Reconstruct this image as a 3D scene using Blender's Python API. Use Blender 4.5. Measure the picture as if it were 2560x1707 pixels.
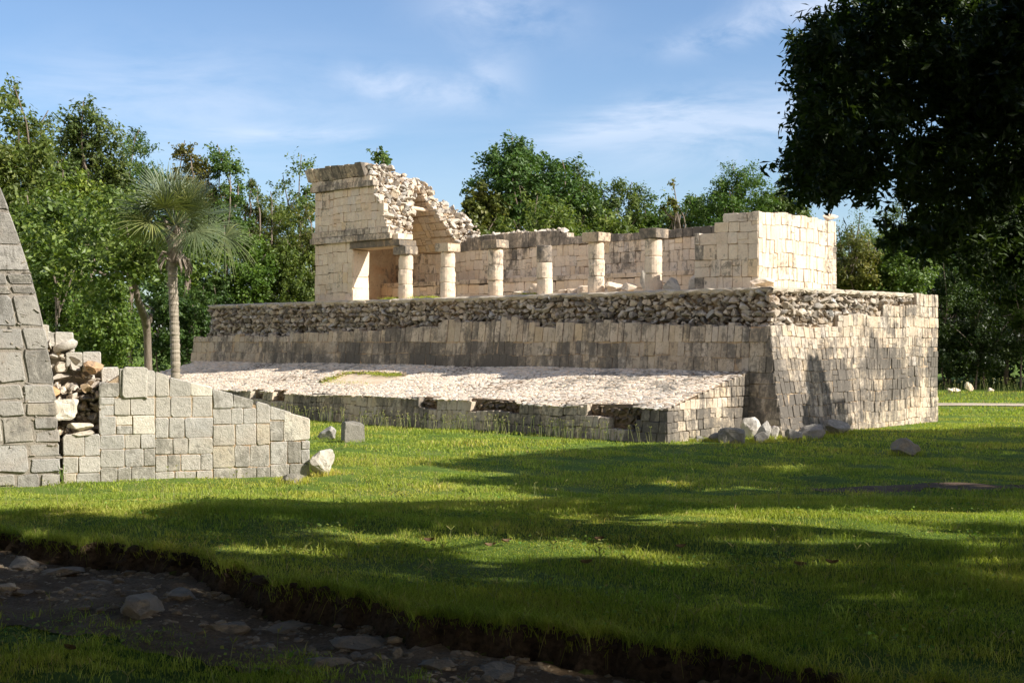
import bpy, bmesh, math, random
import numpy as np
from mathutils import Vector, Euler

for o in list(bpy.data.objects):
    bpy.data.objects.remove(o)
SC = bpy.context.scene
COL = SC.collection
rng = np.random.default_rng(11)

# ------------------------------------------------------------------ camera
CAMZ = 2.6
cam_d = bpy.data.cameras.new("camera")
cam = bpy.data.objects.new("camera", cam_d)
COL.objects.link(cam)
cam.location = (0, 0, CAMZ)
cam.rotation_euler = (math.radians(90), 0, 0)
cam_d.sensor_width = 36
cam_d.lens = 45.9
cam_d.clip_start = 0.1
cam_d.clip_end = 6000
SC.camera = cam

# ------------------------------------------------------------------ sun and sky
SUN_EL = math.radians(34)
SH = np.array([.934, -.36]); SH /= np.linalg.norm(SH)
SUN_AZ = math.atan2(SH[0], SH[1])
S3 = np.array([SH[0]*math.cos(SUN_EL), SH[1]*math.cos(SUN_EL), math.sin(SUN_EL)])
sl = bpy.data.lights.new("sun", 'SUN')
sl.energy = 4.6
sl.angle = math.radians(0.5)
sl.color = (1.0, .945, .86)
so = bpy.data.objects.new("sun", sl)
COL.objects.link(so)
so.rotation_euler = Vector(S3).to_track_quat('Z', 'Y').to_euler()

W = bpy.data.worlds.new("World")
SC.world = W
W.use_nodes = True
nt = W.node_tree
nt.nodes.clear()
def N(t, k, **kw):
    n = t.nodes.new(k)
    for a, b in kw.items():
        setattr(n, a, b)
    return n
def L(t, a, b): t.links.new(a, b)
sky = N(nt, 'ShaderNodeTexSky', sky_type='NISHITA')
sky.sun_disc = False
sky.sun_elevation = SUN_EL
sky.sun_rotation = SUN_AZ
sky.air_density = 1.0
sky.dust_density = .7
sky.ozone_density = 1.6
SKYS = .10
bg = N(nt, 'ShaderNodeBackground'); bg.inputs[1].default_value = SKYS
wo = N(nt, 'ShaderNodeOutputWorld')
tc = N(nt, 'ShaderNodeTexCoord')
sep = N(nt, 'ShaderNodeSeparateXYZ'); L(nt, tc.outputs['Generated'], sep.inputs[0])
def M(t, op, a, b=None, c=None):
    n = N(t, 'ShaderNodeMath', operation=op)
    for i, x in enumerate((a, b, c)):
        if x is None: continue
        if isinstance(x, (int, float)): n.inputs[i].default_value = x
        else: L(t, x, n.inputs[i])
    return n.outputs[0]
ysafe = M(nt, 'MAXIMUM', sep.outputs[1], .05)
gx = M(nt, 'DIVIDE', sep.outputs[0], ysafe)
gz = M(nt, 'DIVIDE', sep.outputs[2], ysafe)
cmb = N(nt, 'ShaderNodeCombineXYZ'); L(nt, gx, cmb.inputs[0]); L(nt, gz, cmb.inputs[1])
def cloud_noise(sx, sy, rot, detail, seed, dist=.6):
    mp = N(nt, 'ShaderNodeMapping'); L(nt, cmb.outputs[0], mp.inputs[0])
    mp.inputs['Rotation'].default_value = (0, 0, rot)
    mp.inputs['Scale'].default_value = (sx, sy, 1)
    mp.inputs['Location'].default_value = (seed, seed*.7, 0)
    nz = N(nt, 'ShaderNodeTexNoise'); L(nt, mp.outputs[0], nz.inputs[0])
    nz.inputs['Scale'].default_value = 1; nz.inputs['Detail'].default_value = detail
    nz.inputs['Roughness'].default_value = .6; nz.inputs['Distortion'].default_value = dist
    return nz.outputs[0]
n1 = cloud_noise(5, 22, -.15, 7, 3.1)
n2 = cloud_noise(14, 24, 0.1, 7, 9.4, .3)
# separate cloud banks, each with its own place in the sky, broken up by the noise
acc = None
for (cx, cz, rx, rz, amp, nn, tilt) in [
        (-.27, .180, .17, .045, .50, n1, .0), (-.085, .195, .045, .014, .85, n2, -.15), (-.018, .200, .026, .022, .5, n2, .0),
        (.090, .170, .075, .016, .8, n1, .25), (.175, .160, .090, .028, .75, n1, .2), (.185, .240, .065, .012, .85, n2, .22),
        (-.01, .252, .055, .022, .6, n2, -.1), (-.16, .158, .06, .006, .6, n1, .0), (.23, .262, .05, .014, .6, n2, .1),
        (.0, .10, .6, .05, .12, n1, 0)]:
    dx = M(nt, 'SUBTRACT', gx, cx); dz = M(nt, 'SUBTRACT', gz, cz)
    dz2 = M(nt, 'SUBTRACT', dz, M(nt, 'MULTIPLY', dx, tilt))
    a = M(nt, 'POWER', M(nt, 'DIVIDE', dx, rx), 2.0)
    # POWER of a negative base with an even exponent is fine
    b = M(nt, 'POWER', M(nt, 'DIVIDE', dz2, rz), 2.0)
    r = M(nt, 'EXPONENT', M(nt, 'MULTIPLY', M(nt, 'ADD', a, b), -1.0))
    sh = M(nt, 'MULTIPLY', M(nt, 'SUBTRACT', nn, .36), 4.2)
    sh.node.use_clamp = True
    v = M(nt, 'MULTIPLY', M(nt, 'MULTIPLY', r, sh), amp*.6)
    acc = v if acc is None else M(nt, 'ADD', acc, v)
acc = M(nt, 'MULTIPLY', acc, 1.0); acc.node.use_clamp = True
cm = N(nt, 'ShaderNodeMix', data_type='RGBA')
tnt = N(nt, 'ShaderNodeMix', data_type='RGBA', blend_type='MULTIPLY'); tnt.inputs[0].default_value = 1
L(nt, sky.outputs[0], tnt.inputs[6]); tnt.inputs[7].default_value = (.76, .84, .96, 1)
L(nt, acc, cm.inputs[0]); L(nt, tnt.outputs[2], cm.inputs[6])
cm.inputs[7].default_value = (5.6, 6.0, 6.9, 1)
# unseen bright cloud added low behind the viewer to fill the shaded walls
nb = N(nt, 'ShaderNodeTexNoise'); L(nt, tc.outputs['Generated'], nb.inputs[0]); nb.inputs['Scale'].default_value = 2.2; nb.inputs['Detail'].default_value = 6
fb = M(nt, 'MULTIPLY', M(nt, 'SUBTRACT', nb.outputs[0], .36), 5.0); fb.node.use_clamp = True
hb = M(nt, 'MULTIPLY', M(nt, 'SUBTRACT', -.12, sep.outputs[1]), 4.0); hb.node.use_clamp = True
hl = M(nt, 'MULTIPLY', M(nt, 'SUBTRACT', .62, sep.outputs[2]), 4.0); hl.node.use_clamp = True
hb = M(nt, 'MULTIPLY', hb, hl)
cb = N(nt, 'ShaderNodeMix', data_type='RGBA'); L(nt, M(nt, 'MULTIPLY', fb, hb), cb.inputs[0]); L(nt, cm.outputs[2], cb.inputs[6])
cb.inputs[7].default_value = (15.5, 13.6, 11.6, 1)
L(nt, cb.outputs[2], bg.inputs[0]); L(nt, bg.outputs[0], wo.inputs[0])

SC.view_settings.view_transform = 'Standard'
SC.view_settings.look = 'None'
SC.view_settings.exposure = 0.8
SC.view_settings.gamma = 1
SC.view_settings.use_curve_mapping = False
SC.cycles.max_bounces = 6
SC.cycles.transparent_max_bounces = 8
SC.cycles.caustics_reflective = False
SC.cycles.caustics_refractive = False

# ------------------------------------------------------------------ helpers
class MB:
    """collects shapes; build() links them as ONE mesh object"""
    def __init__(s): s.v = []; s.t = []; s.f = []; s.n = 0
    def add(s, V, F, tint=(1, 1, 1, 0)):
        V = np.asarray(V, float).reshape(-1, 3)
        T = np.asarray(tint, float)
        if T.ndim == 1: T = np.tile(T, (len(V), 1))
        s.v.append(V); s.t.append(T)
        if not isinstance(F, list): F = [F]
        for f in F: s.f.append(np.asarray(f, np.int64) + s.n)
        s.n += len(V)
    def build(s, name, mat, parent=None, smooth=False):
        V = np.concatenate(s.v); T = np.concatenate(s.t)
        if parent is not None: V = V - np.array(world_loc(parent))
        loops = np.concatenate([f.ravel() for f in s.f]).astype(np.int32)
        sizes = np.concatenate([np.full(len(f), f.shape[1], np.int32) for f in s.f])
        starts = np.concatenate([[0], np.cumsum(sizes)[:-1]]).astype(np.int32)
        me = bpy.data.meshes.new(name)
        me.vertices.add(len(V)); me.vertices.foreach_set('co', V.astype(np.float32).ravel())
        me.loops.add(len(loops)); me.loops.foreach_set('vertex_index', loops)
        me.polygons.add(len(sizes)); me.polygons.foreach_set('loop_start', starts)
        try: me.polygons.foreach_set('loop_total', sizes)
        except Exception: pass
        a = me.color_attributes.new('tint', 'FLOAT_COLOR', 'POINT')
        a.data.foreach_set('color', T.astype(np.float32).ravel())
        me.update(calc_edges=True)
        me.polygons.foreach_set('use_smooth', np.full(len(sizes), smooth))
        me.materials.append(mat)
        o = bpy.data.objects.new(name, me)
        COL.objects.link(o)
        if parent is not None: o.parent = parent
        return o
def world_loc(o):
    p = np.array(o.location)
    while o.parent is not None:
        o = o.parent; p = p + np.array(o.location)
    return p
def tag(o, label=None, cat=None, group=None, kind=None):
    if label: o['label'] = label
    if cat: o['category'] = cat
    if group: o['group'] = group
    if kind: o['kind'] = kind
    return o
def empty(name, loc, label, cat, group=None):
    o = bpy.data.objects.new(name, None); COL.objects.link(o)
    o.location = tuple(float(q) for q in loc)
    o.empty_display_size = .3
    return tag(o, label, cat, group)

BOXF = np.array([[0, 3, 2, 1], [4, 5, 6, 7], [0, 1, 5, 4], [1, 2, 6, 5], [2, 3, 7, 6], [3, 0, 4, 7]])
def boxF(mb, F, s0, s1, h0, h1, d0, d1, tint=(1, 1, 1, 0), n=1):
    """box in face coordinates, cut in n pieces along s so it follows F"""
    for k in range(n):
        a = s0 + (s1-s0)*k/n; b = s0 + (s1-s0)*(k+1)/n
        s = np.array([a, b, b, a, a, b, b, a]); h = np.array([h0]*4 + [h1]*4); d = np.array([d0, d0, d1, d1]*2)
        mb.add(F(s, h, d), BOXF, tint)
# outline of a dressed block: 12 points with softened corners
_o = []
for (a, b) in ((1, 1), (-1, 1), (-1, -1), (1, -1)):
    c = [(a, b*.80), (a*.955, b*.955), (a*.80, b)]
    if a*b < 0: c = c[::-1]
    _o += c
OUT = np.array(_o)
K = len(OUT)
RF1 = np.array([[i, (i+1) % K, K+(i+1) % K, K+i] for i in range(K)])
RF2 = RF1 + K
CAP = np.array([[2*K+i for i in range(K)]])
def block(mb, F, cs, ch, a, b, pr, back, tint, tilt=.006, jit=.03):
    j = OUT + rng.normal(0, jit, OUT.shape)
    x = j[:, 0]*a; y = j[:, 1]*b
    bev = min(.012, .2*min(a, b))
    fx = x*(1-bev/a); fy = y*(1-bev/b)
    tl = rng.normal(0, tilt, 2)
    s = cs + np.concatenate([x, x, fx]); h = ch + np.concatenate([y, y, fy])
    d = np.concatenate([np.full(K, -back), np.full(K, pr-.009), pr + tl[0]*fx/a + tl[1]*fy/b])
    mb.add(F(s, h, d), [RF1, RF2, CAP], tint)
def rtint(lo=.78, hi=1.12, warm=.05, st=0.0, ststd=.10, orange=.03):
    v = rng.uniform(lo, hi)*.55+.45*(lo+hi)/2; w = rng.normal(0, warm*.5)
    if rng.random() < orange: w += .08
    return (v*(1+w*.6), v, v*(1-w*1.3), max(0, st + rng.normal(0, ststd*.5)))
def veneer(mb, F, rows, wr, stain=lambda s, h: .2, gap=.004, pr=.017, back=.09, lo=.78, hi=1.12, holes=None, topjit=0, split=.10, warm=.05, wav=.028, orange=.02):
    ph = rng.uniform(0, 6, 3)
    wv = lambda s: wav*(np.sin(s*1.7+ph[0])+.6*np.sin(s*3.9+ph[1]))
    for i, (h0, h1, s0, s1) in enumerate(rows):
        s = s0
        last = (i == len(rows)-1)
        while s < s1-.02:
            w = wr[0]+(wr[1]-wr[0])*rng.random()**1.3
            if rng.random() < .13: w *= 1.6
            elif rng.random() < .12: w *= .7
            if s+w > s1 - wr[0]*.6: w = s1-s
            hh0 = h0 + wv(s) if i > 0 else h0
            hh1 = h1 + wv(s) + rng.normal(0, .006)
            if topjit and last: hh1 += rng.uniform(-topjit, topjit)
            c = s+w/2
            if not (holes and holes(c, (h0+h1)/2)):
                st = stain(c, (h0+h1)/2)
                if rng.random() < split and hh1-hh0 > .22:
                    m = hh0 + (hh1-hh0)*rng.uniform(.35, .65)
                    for (p, q) in ((hh0, m), (m, hh1)):
                        block(mb, F, c, (p+q)/2, w/2-gap, (q-p)/2-gap, pr+rng.normal(0, .008), back, rtint(lo, hi, warm, st, orange=orange))
                else:
                    block(mb, F, c, (hh0+hh1)/2, w/2-gap, (hh1-hh0)/2-gap, pr+rng.normal(0, .008), back, rtint(lo, hi, warm, st, orange=orange))
            s += w
def rows_even(h0, h1, rh, s0, s1):
    n = max(1, round((h1-h0)/rh)); e = h0 + (h1-h0)*np.arange(n+1)/n
    e[1:-1] += rng.normal(0, .012, n-1)
    out = []
    for i in range(n):
        a = s0((e[i]+e[i+1])/2) if callable(s0) else s0
        b = s1((e[i]+e[i+1])/2) if callable(s1) else s1
        if b-a > .05: out.append((e[i], e[i+1], a, b))
    return out

# rock templates: icospheres chiselled by random planes
def make_rock(sub, seed, cuts=15, lo=.42, hi=.78):
    r = np.random.default_rng(seed)
    bm = bmesh.new(); bmesh.ops.create_icosphere(bm, subdivisions=sub, radius=1)
    V = np.array([v.co[:] for v in bm.verts]); F = np.array([[v.index for v in f.verts] for f in bm.faces]); bm.free()
    for _ in range(cuts):
        n = r.normal(size=3); n /= np.linalg.norm(n); d = r.uniform(lo, hi)
        k = V @ n - d
        V = V - np.where(k > 0, k, 0)[:, None]*n
    V *= 1/np.abs(V).max(0)
    return V, F
ROCK1 = [make_rock(3, 100+i, 9, .28, .58) for i in range(20)]
ROCK3 = [make_rock(4, 300+i, 17, .48, .86) for i in range(14)]
ROCK0 = [make_rock(1, 500+i, 6) for i in range(10)]
def rotm(r, full=True):
    q = r.normal(size=4)
    if not full: q[1:3] *= .15
    q /= np.linalg.norm(q); w, x, y, z = q
    return np.array([[1-2*(y*y+z*z), 2*(x*y-z*w), 2*(x*z+y*w)], [2*(x*y+z*w), 1-2*(x*x+z*z), 2*(y*z-x*w)], [2*(x*z-y*w), 2*(y*z+x*w), 1-2*(x*x+y*y)]])
def rock_F(mb, F, cs, ch, cd, a, b, c, tint, tpl=ROCK1):
    V, Fc = tpl[rng.integers(len(tpl))]
    V = V @ rotm(rng).T
    V = V/np.abs(V).max(0)
    ang = rng.normal(0, .4); ca, sa = math.cos(ang), math.sin(ang)
    x = V[:, 0]*a; y = V[:, 1]*b
    mb.add(F(cs + x*ca - y*sa, ch + x*sa + y*ca, cd + V[:, 2]*c), Fc, tint)
def rubble(mb, F, s0, s1, h0, h1, size, tintf, depth=.09, keep=None, asp=(.8, 1.5), d0=0.0, rowf=.78, fill=True):
    if fill:     # small packing stones behind the large ones
        n = int((s1-s0)*(h1-h0)/(size*size*.16)*.5)
        for _ in range(n):
            c = rng.uniform(s0, s1); hc = rng.uniform(h0, h1-.03)
            if keep is None or keep(c, hc): rock_F(mb, F, c, hc, d0+.01, size*rng.uniform(.16, .32), size*rng.uniform(.12, .24), depth*.6, tintf(c, hc), ROCK0)
    h = h0(0) if callable(h0) else h0
    lo = h0
    r = 0
    while h < h1-.02:
        rh = size*rowf*rng.uniform(.75, 1.25)
        if h+rh > h1-.04: rh = h1-h
        s = s0 - rng.uniform(0, size*.5)
        while s < s1:
            w = size*rng.uniform(*asp)*rng.choice([.5, .8, 1.0, 1.2])
            c = s+w/2; hc = h+rh/2+rng.normal(0, size*.10)
            if s0 <= c <= s1 and (keep is None or keep(c, hc)):
                rock_F(mb, F, c, hc, d0+rng.normal(0, depth*.3), w*.56, rh*.60*rng.uniform(.85, 1.1), depth+size*.25, tintf(c, hc))
            s += w
        h += rh

# ------------------------------------------------------------------ materials
def newmat(name):
    m = bpy.data.materials.new(name); m.use_nodes = True
    t = m.node_tree; t.nodes.clear()
    out = N(t, 'ShaderNodeOutputMaterial')
    return m, t, out
def ramp(t, fac, stops):
    n = N(t, 'ShaderNodeValToRGB'); L(t, fac, n.inputs[0])
    e = n.color_ramp.elements
    while len(e) < len(stops): e.new(.5)
    for i, (p, c) in enumerate(stops):
        e[i].position = p; e[i].color = (*c, 1) if len(c) == 3 else c
    return n.outputs[0]
def noise(t, vec, scale, detail=5, rough=.6, dist=0):
    n = N(t, 'ShaderNodeTexNoise'); L(t, vec, n.inputs[0])
    n.inputs['Scale'].default_value = scale; n.inputs['Detail'].default_value = detail
    n.inputs['Roughness'].default_value = rough; n.inputs['Distortion'].default_value = dist
    return n.outputs[0]
def mapping(t, vec, scale, rot=(0, 0, 0)):
    mp = N(t, 'ShaderNodeMapping'); L(t, vec, mp.inputs[0])
    mp.inputs['Scale'].default_value = scale; mp.inputs['Rotation'].default_value = rot
    return mp.outputs[0]
def mixc(t, fac, a, b, mode='MIX'):
    n = N(t, 'ShaderNodeMix', data_type='RGBA', blend_type=mode)
    for i, x in ((0, fac), (6, a), (7, b)):
        if isinstance(x, (int, float)): n.inputs[i].default_value = x
        elif isinstance(x, tuple): n.inputs[i].default_value = (*x, 1) if len(x) == 3 else x
        else: L(t, x, n.inputs[i])
    return n.outputs[2]
def stone(name, c1, c2, dark=(.075, .066, .055), stain=1.0, bump=.5, warmc=(.42, .25, .13), warm=.25, grain=1.0, pit=.5, off=0.0):
    m, t, out = newmat(name)
    geo = N(t, 'ShaderNodeNewGeometry').outputs['Position']
    at = N(t, 'ShaderNodeAttribute', attribute_name='tint')
    nA = noise(t, geo, 2.3*grain, 6, .65)
    nB = noise(t, geo, 14*grain, 6, .7)
    nC = noise(t, geo, 60*grain, 3, .7)
    col = mixc(t, ramp(t, nA, [(.3, (0, 0, 0)), (.7, (1, 1, 1))]), c1, c2)
    wz = ramp(t, noise(t, geo, .9, 5, .6, .5), [(.52, (0, 0, 0)), (.72, (1, 1, 1))])
    col = mixc(t, M(t, 'MULTIPLY', wz, warm), col, warmc)
    col = mixc(t, .55, col, ramp(t, nB, [(.28, (.55, .54, .52)), (.5, (1, 1, 1)), (.75, (1.12, 1.1, 1.05))]), 'MULTIPLY')
    col = mixc(t, 1.0, col, at.outputs['Color'], 'MULTIPLY')
    # dark weathering crust, running down the stone in streaks
    sv = mapping(t, geo, (3.2, 3.2, .9))
    ns = noise(t, sv, 1.5, 7, .68, .6)
    nf = noise(t, geo, 7.5, 6, .78, .5)
    big = noise(t, geo, .8, 4, .6, .6)
    s0 = M(t, 'ADD', M(t, 'MULTIPLY', ns, .45), M(t, 'MULTIPLY', nf, .50))
    s0 = M(t, 'ADD', s0, M(t, 'MULTIPLY', big, .52))
    s0 = M(t, 'ADD', s0, M(t, 'MULTIPLY', at.outputs['Alpha'], .42*stain))
    s0 = M(t, 'SUBTRACT', s0, .135+off)
    mask = ramp(t, s0, [(.665, (0, 0, 0)), (.72, (.6, .6, .6)), (.84, (1, 1, 1))])
    col = mixc(t, mask, col, mixc(t, nB, dark, tuple(x*2.6 for x in dark)))
    b = N(t, 'ShaderNodeBsdfPrincipled'); L(t, col, b.inputs['Base Color'])
    b.inputs['Roughness'].default_value = .92; b.inputs['Specular IOR Level'].default_value = .15
    vor = N(t, 'ShaderNodeTexVoronoi'); L(t, geo, vor.inputs[0]); vor.inputs['Scale'].default_value = 26*grain
    hgt = M(t, 'ADD', M(t, 'MULTIPLY', nB, .8), M(t, 'MULTIPLY', nC, .35))
    hgt = M(t, 'ADD', hgt, M(t, 'MULTIPLY', M(t, 'MINIMUM', vor.outputs[0], .4), pit))
    bp = N(t, 'ShaderNodeBump'); L(t, hgt, bp.inputs['Height'])
    bp.inputs['Strength'].default_value = bump; bp.inputs['Distance'].default_value = .03
    L(t, bp.outputs[0], b.inputs['Normal']); L(t, b.outputs[0], out.inputs[0])
    return m
ST_CREAM = stone("cream_limestone", (.66, .53, .40), (.76, .645, .505), warm=.4, warmc=(.68, .44, .27), off=.035)
ST_WALL = stone("weathered_limestone", (.50, .405, .295), (.64, .54, .415), warm=.3, warmc=(.5, .31, .18), off=-.03)
ST_GREY = stone("grey_limestone", (.44, .41, .355), (.59, .55, .485), warm=.2, dark=(.13, .12, .10), bump=.9)
ST_GREYBIG = stone("grey_rough_limestone", (.32, .295, .26), (.44, .41, .36), warm=.2, dark=(.10, .092, .08), bump=.8)
ST_RUBBLE = stone("rubble_limestone", (.44, .375, .30), (.60, .535, .445), warm=.3, warmc=(.42, .27, .17), bump=.8, grain=1.6)
ST_MORTAR = stone("lime_mortar", (.42, .30, .19), (.52, .40, .27), warm=.6, warmc=(.48, .25, .12), bump=.7)
ST_MORTG = stone("grey_mortar", (.27, .24, .20), (.35, .31, .255), warm=.2, warmc=(.4, .26, .16), bump=.9, dark=(.08, .07, .06))
ST_CORE = stone("dark_rubble_core", (.16, .115, .075), (.24, .18, .12), warm=.4, bump=1.0)
ST_PAVE = stone("pale_paving", (.78, .64, .49), (.88, .76, .62), warm=.35, warmc=(.62, .47, .34), bump=.7, dark=(.12, .11, .09), stain=.8)

def leafmat(name, ca, cb, cc, trans=.35, rough=.45, spec=.35):
    m, t, out = newmat(name)
    at = N(t, 'ShaderNodeAttribute', attribute_name='tint')
    geo = N(t, 'ShaderNodeNewGeometry')
    nz = noise(t, geo.outputs['Position'], .8, 3, .6)
    rnd = N(t, 'ShaderNodeMath', operation='ADD'); L(t, at.outputs['Alpha'], rnd.inputs[0]); L(t, nz, rnd.inputs[1])
    col = ramp(t, M(t, 'MULTIPLY', rnd.outputs[0], .5), [(.2, ca), (.5, cb), (.8, cc)])
    col = mixc(t, 1.0, col, at.outputs['Color'], 'MULTIPLY')
    b = N(t, 'ShaderNodeBsdfPrincipled'); L(t, col, b.inputs['Base Color'])
    b.inputs['Roughness'].default_value = rough; b.inputs['Specular IOR Level'].default_value = spec
    tr = N(t, 'ShaderNodeBsdfTranslucent')
    L(t, mixc(t, 1.0, col, (1.25, 1.3, .5), 'MULTIPLY'), tr.inputs[0])
    mx = N(t, 'ShaderNodeMixShader'); mx.inputs[0].default_value = trans
    L(t, b.outputs[0], mx.inputs[1]); L(t, tr.outputs[0], mx.inputs[2]); L(t, mx.outputs[0], out.inputs[0])
    return m
LF_FOREST = leafmat("forest_leaves", (.045, .075, .022), (.095, .145, .032), (.19, .225, .065))
LF_BROAD = leafmat("broad_leaves", (.06, .095, .02), (.115, .175, .03), (.23, .28, .06), .3, .45, .35)
LF_DARK = leafmat("shade_tree_leaves", (.026, .046, .014), (.042, .07, .02), (.08, .115, .03), .3)
LF_PALM = leafmat("palm_leaves", (.06, .085, .04), (.12, .155, .075), (.24, .27, .13), .2, .4, .5)
LF_GRASS = leafmat("grass_blades", (.20, .255, .04), (.36, .41, .065), (.54, .56, .14), .43, .6, .2)
LF_STRAW = leafmat("grass_stalks", (.14, .2, .05), (.25, .28, .1), (.4, .38, .2), .3, .6, .1)
def bark(name, c1, c2, sc=(14, 14, 3)):
    m, t, out = newmat(name)
    tcn = N(t, 'ShaderNodeTexCoord').outputs['Object']
    nz = noise(t, mapping(t, tcn, sc), 1.0, 6, .7, .4)
    b = N(t, 'ShaderNodeBsdfPrincipled'); L(t, ramp(t, nz, [(.3, c1), (.7, c2)]), b.inputs['Base Color'])
    b.inputs['Roughness'].default_value = .9
    bp = N(t, 'ShaderNodeBump'); L(t, nz, bp.inputs['Height']); bp.inputs['Strength'].default_value = .8; bp.inputs['Distance'].default_value = .03
    L(t, bp.outputs[0], b.inputs['Normal']); L(t, b.outputs[0], out.inputs[0])
    return m
BK = bark("bark", (.10, .075, .055), (.26, .21, .16))
BK_PALM = bark("palm_bark", (.20, .16, .115), (.44, .38, .29), (3, 3, 22))
BK_DEAD = bark("dead_frond", (.12, .09, .065), (.36, .30, .23), (6, 6, 6))

def soil(name, c1, c2, c3, bump=.6, sc=1.0):
    m, t, out = newmat(name)
    geo = N(t, 'ShaderNodeNewGeometry').outputs['Position']
    n1 = noise(t, geo, .6*sc, 6, .65); n2 = noise(t, geo, 18*sc, 6, .7)
    col = ramp(t, n1, [(.3, c1), (.5, c2), (.7, c3)])
    col = mixc(t, .7, col, ramp(t, n2, [(.3, (.45, .45, .45)), (.65, (1.2, 1.2, 1.2))]), 'MULTIPLY')
    b = N(t, 'ShaderNodeBsdfPrincipled'); L(t, col, b.inputs['Base Color'])
    b.inputs['Roughness'].default_value = .95; b.inputs['Specular IOR Level'].default_value = .1
    bp = N(t, 'ShaderNodeBump'); L(t, n2, bp.inputs['Height']); bp.inputs['Strength'].default_value = bump; bp.inputs['Distance'].default_value = .05
    L(t, bp.outputs[0], b.inputs['Normal']); L(t, b.outputs[0], out.inputs[0])
    return m
G_TURF = soil("turf_soil", (.075, .115, .02), (.12, .185, .028), (.16, .19, .05))
_t = G_TURF.node_tree; _b = [n for n in _t.nodes if n.type == 'BSDF_PRINCIPLED'][0]
_g = N(_t, 'ShaderNodeNewGeometry'); _s = N(_t, 'ShaderNodeSeparateXYZ'); L(_t, _g.outputs['True Normal'], _s.inputs[0])
_r = ramp(_t, _s.outputs[2], [(.80, (1, 1, 1)), (.95, (0, 0, 0))])       # bare earth where the bank is steep
_c = ramp(_t, noise(_t, _g.outputs['Position'], 25, 5, .7), [(.3, (.05, .034, .022)), (.7, (.16, .115, .075))])
_l = _b.inputs['Base Color'].links[0].from_socket
L(_t, mixc(_t, _r, _l, _c), _b.inputs['Base Color'])
G_GRAVEL = soil("gravel_soil", (.17, .115, .065), (.27, .19, .115), (.38, .28, .18), .9, 2)
G_DIRT = soil("trodden_dirt", (.42, .34, .24), (.52, .43, .32), (.58, .49, .37), .3)
G_FLOOR = soil("terrace_floor", (.45, .38, .28), (.55, .47, .36), (.62, .54, .42), .5, 2)

# ------------------------------------------------------------------ ground
BXY = np.array([(-9, 13.4), (-6.5, 12.9), (-4.8, 12.3), (-3.58, 11.6), (-2.8, 11.1), (-2.35, 10.3), (-1.52, 9.5), (-.81, 8.78), (.07, 8.24), (.61, 8.18), (1.1, 7.85), (1.7, 7.15), (2.6, 6.6), (4, 6.0), (9, 4.5)])
PXY = np.array([(-9, 12.2), (-6.5, 11.3), (-4.1, 10.3), (-3.4, 9.7), (-2.7, 9.3), (-1.97, 8.7), (-1.0, 7.9), (-.2, 7.3), (1, 6.6), (4, 4.8), (9, 3.2)])
def bank_y(x): return np.interp(x, BXY[:, 0], BXY[:, 1]) + .09*np.sin(x*5.1+1) + .05*np.sin(x*11.7) + .035*np.sin(x*23) + .02*np.sin(x*51)
def path_y(x): return np.interp(x, PXY[:, 0], PXY[:, 1]) + .08*np.sin(x*3.3) + .06*np.sin(x*8.9+1) + .04*np.sin(x*21)
def sstep(a, b, x):
    u = np.clip((x-a)/(b-a), 0, 1); return u*u*(3-2*u)
def gz_(x, y):
    x = np.asarray(x, float); y = np.asarray(y, float)
    z = .8*(1-sstep(12.5, 23, y))
    drop = 1-sstep(-.10, .03, y-bank_y(x))
    fade = 1-sstep(7, 10, np.abs(x))
    z = z - (.20+.03*np.sin(x*2.9))*drop*fade
    z = z + .018*np.sin(x*17+y*9)*np.sin(y*15-x*6)*(1-sstep(.0, .12, y-bank_y(x)))*fade
    z = z + (.02*np.sin(x*1.3+.4*y)+.015*np.sin(y*2.1+x*.7)+.012*np.sin(x*4.1+y*3.3))*(1-sstep(30, 60, np.hypot(x, y)))
    # low mound of bare earth under the trees on the right
    z = z + .10*np.exp(-(((x-7.6)/1.3)**2+((y-22.8)/.8)**2))
    z = z - .18*np.exp(-((y-44.6+(x-16)*.12)/.45)**2)*sstep(13.5, 15, x)*(1-sstep(20, 22, x))
    return z
def axis(lo, hi, step, far):
    a = np.arange(lo, hi+1e-6, step); ext = []
    s = step; v = hi
    while v < far: s *= 1.18; v += s; ext.append(v)
    left = []; s = step; v = lo
    while v > -far: s *= 1.18; v -= s; left.append(v)
    return np.array(left[::-1] + list(a) + ext)
gx_ = axis(-7, 8, .06, 2500); gy_ = axis(4.2, 15, .06, 2500)
GX, GY = np.meshgrid(gx_, gy_)
GZ = gz_(GX, GY)
def grid_faces(nx, ny):
    i = np.arange(nx-1)[None, :] + nx*np.arange(ny-1)[:, None]
    i = i.ravel(); return np.stack([i, i+1, i+nx+1, i+nx], 1)
mb = MB(); mb.add(np.stack([GX, GY, GZ], -1), grid_faces(len(gx_), len(gy_)))
tag(mb.build("ground", G_TURF, smooth=True), kind='structure')

def strip(name, mat, xs, ylo, yhi, n, lift=.004):
    X = np.repeat(xs[None, :], n, 0); Y = ylo[None, :] + (yhi-ylo)[None, :]*np.linspace(0, 1, n)[:, None]
    m = MB(); m.add(np.stack([X, Y, gz_(X, Y)+lift], -1), grid_faces(len(xs), n))
    return tag(m.build(name, mat, smooth=True), kind='structure')
xs = np.arange(-9, 9, .07)
strip("gravel_path", G_GRAVEL, xs, path_y(xs)-.55, bank_y(xs)-.13, 60, .014)
xs = np.arange(13, 60, .5)
strip("dirt_path", G_DIRT, xs, 53.2-.12*(xs-16)+.3*np.sin(xs*.4)-.7, 54.0-.12*(xs-16)+.3*np.sin(xs*.4)+.7, 6, .03)

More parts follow.
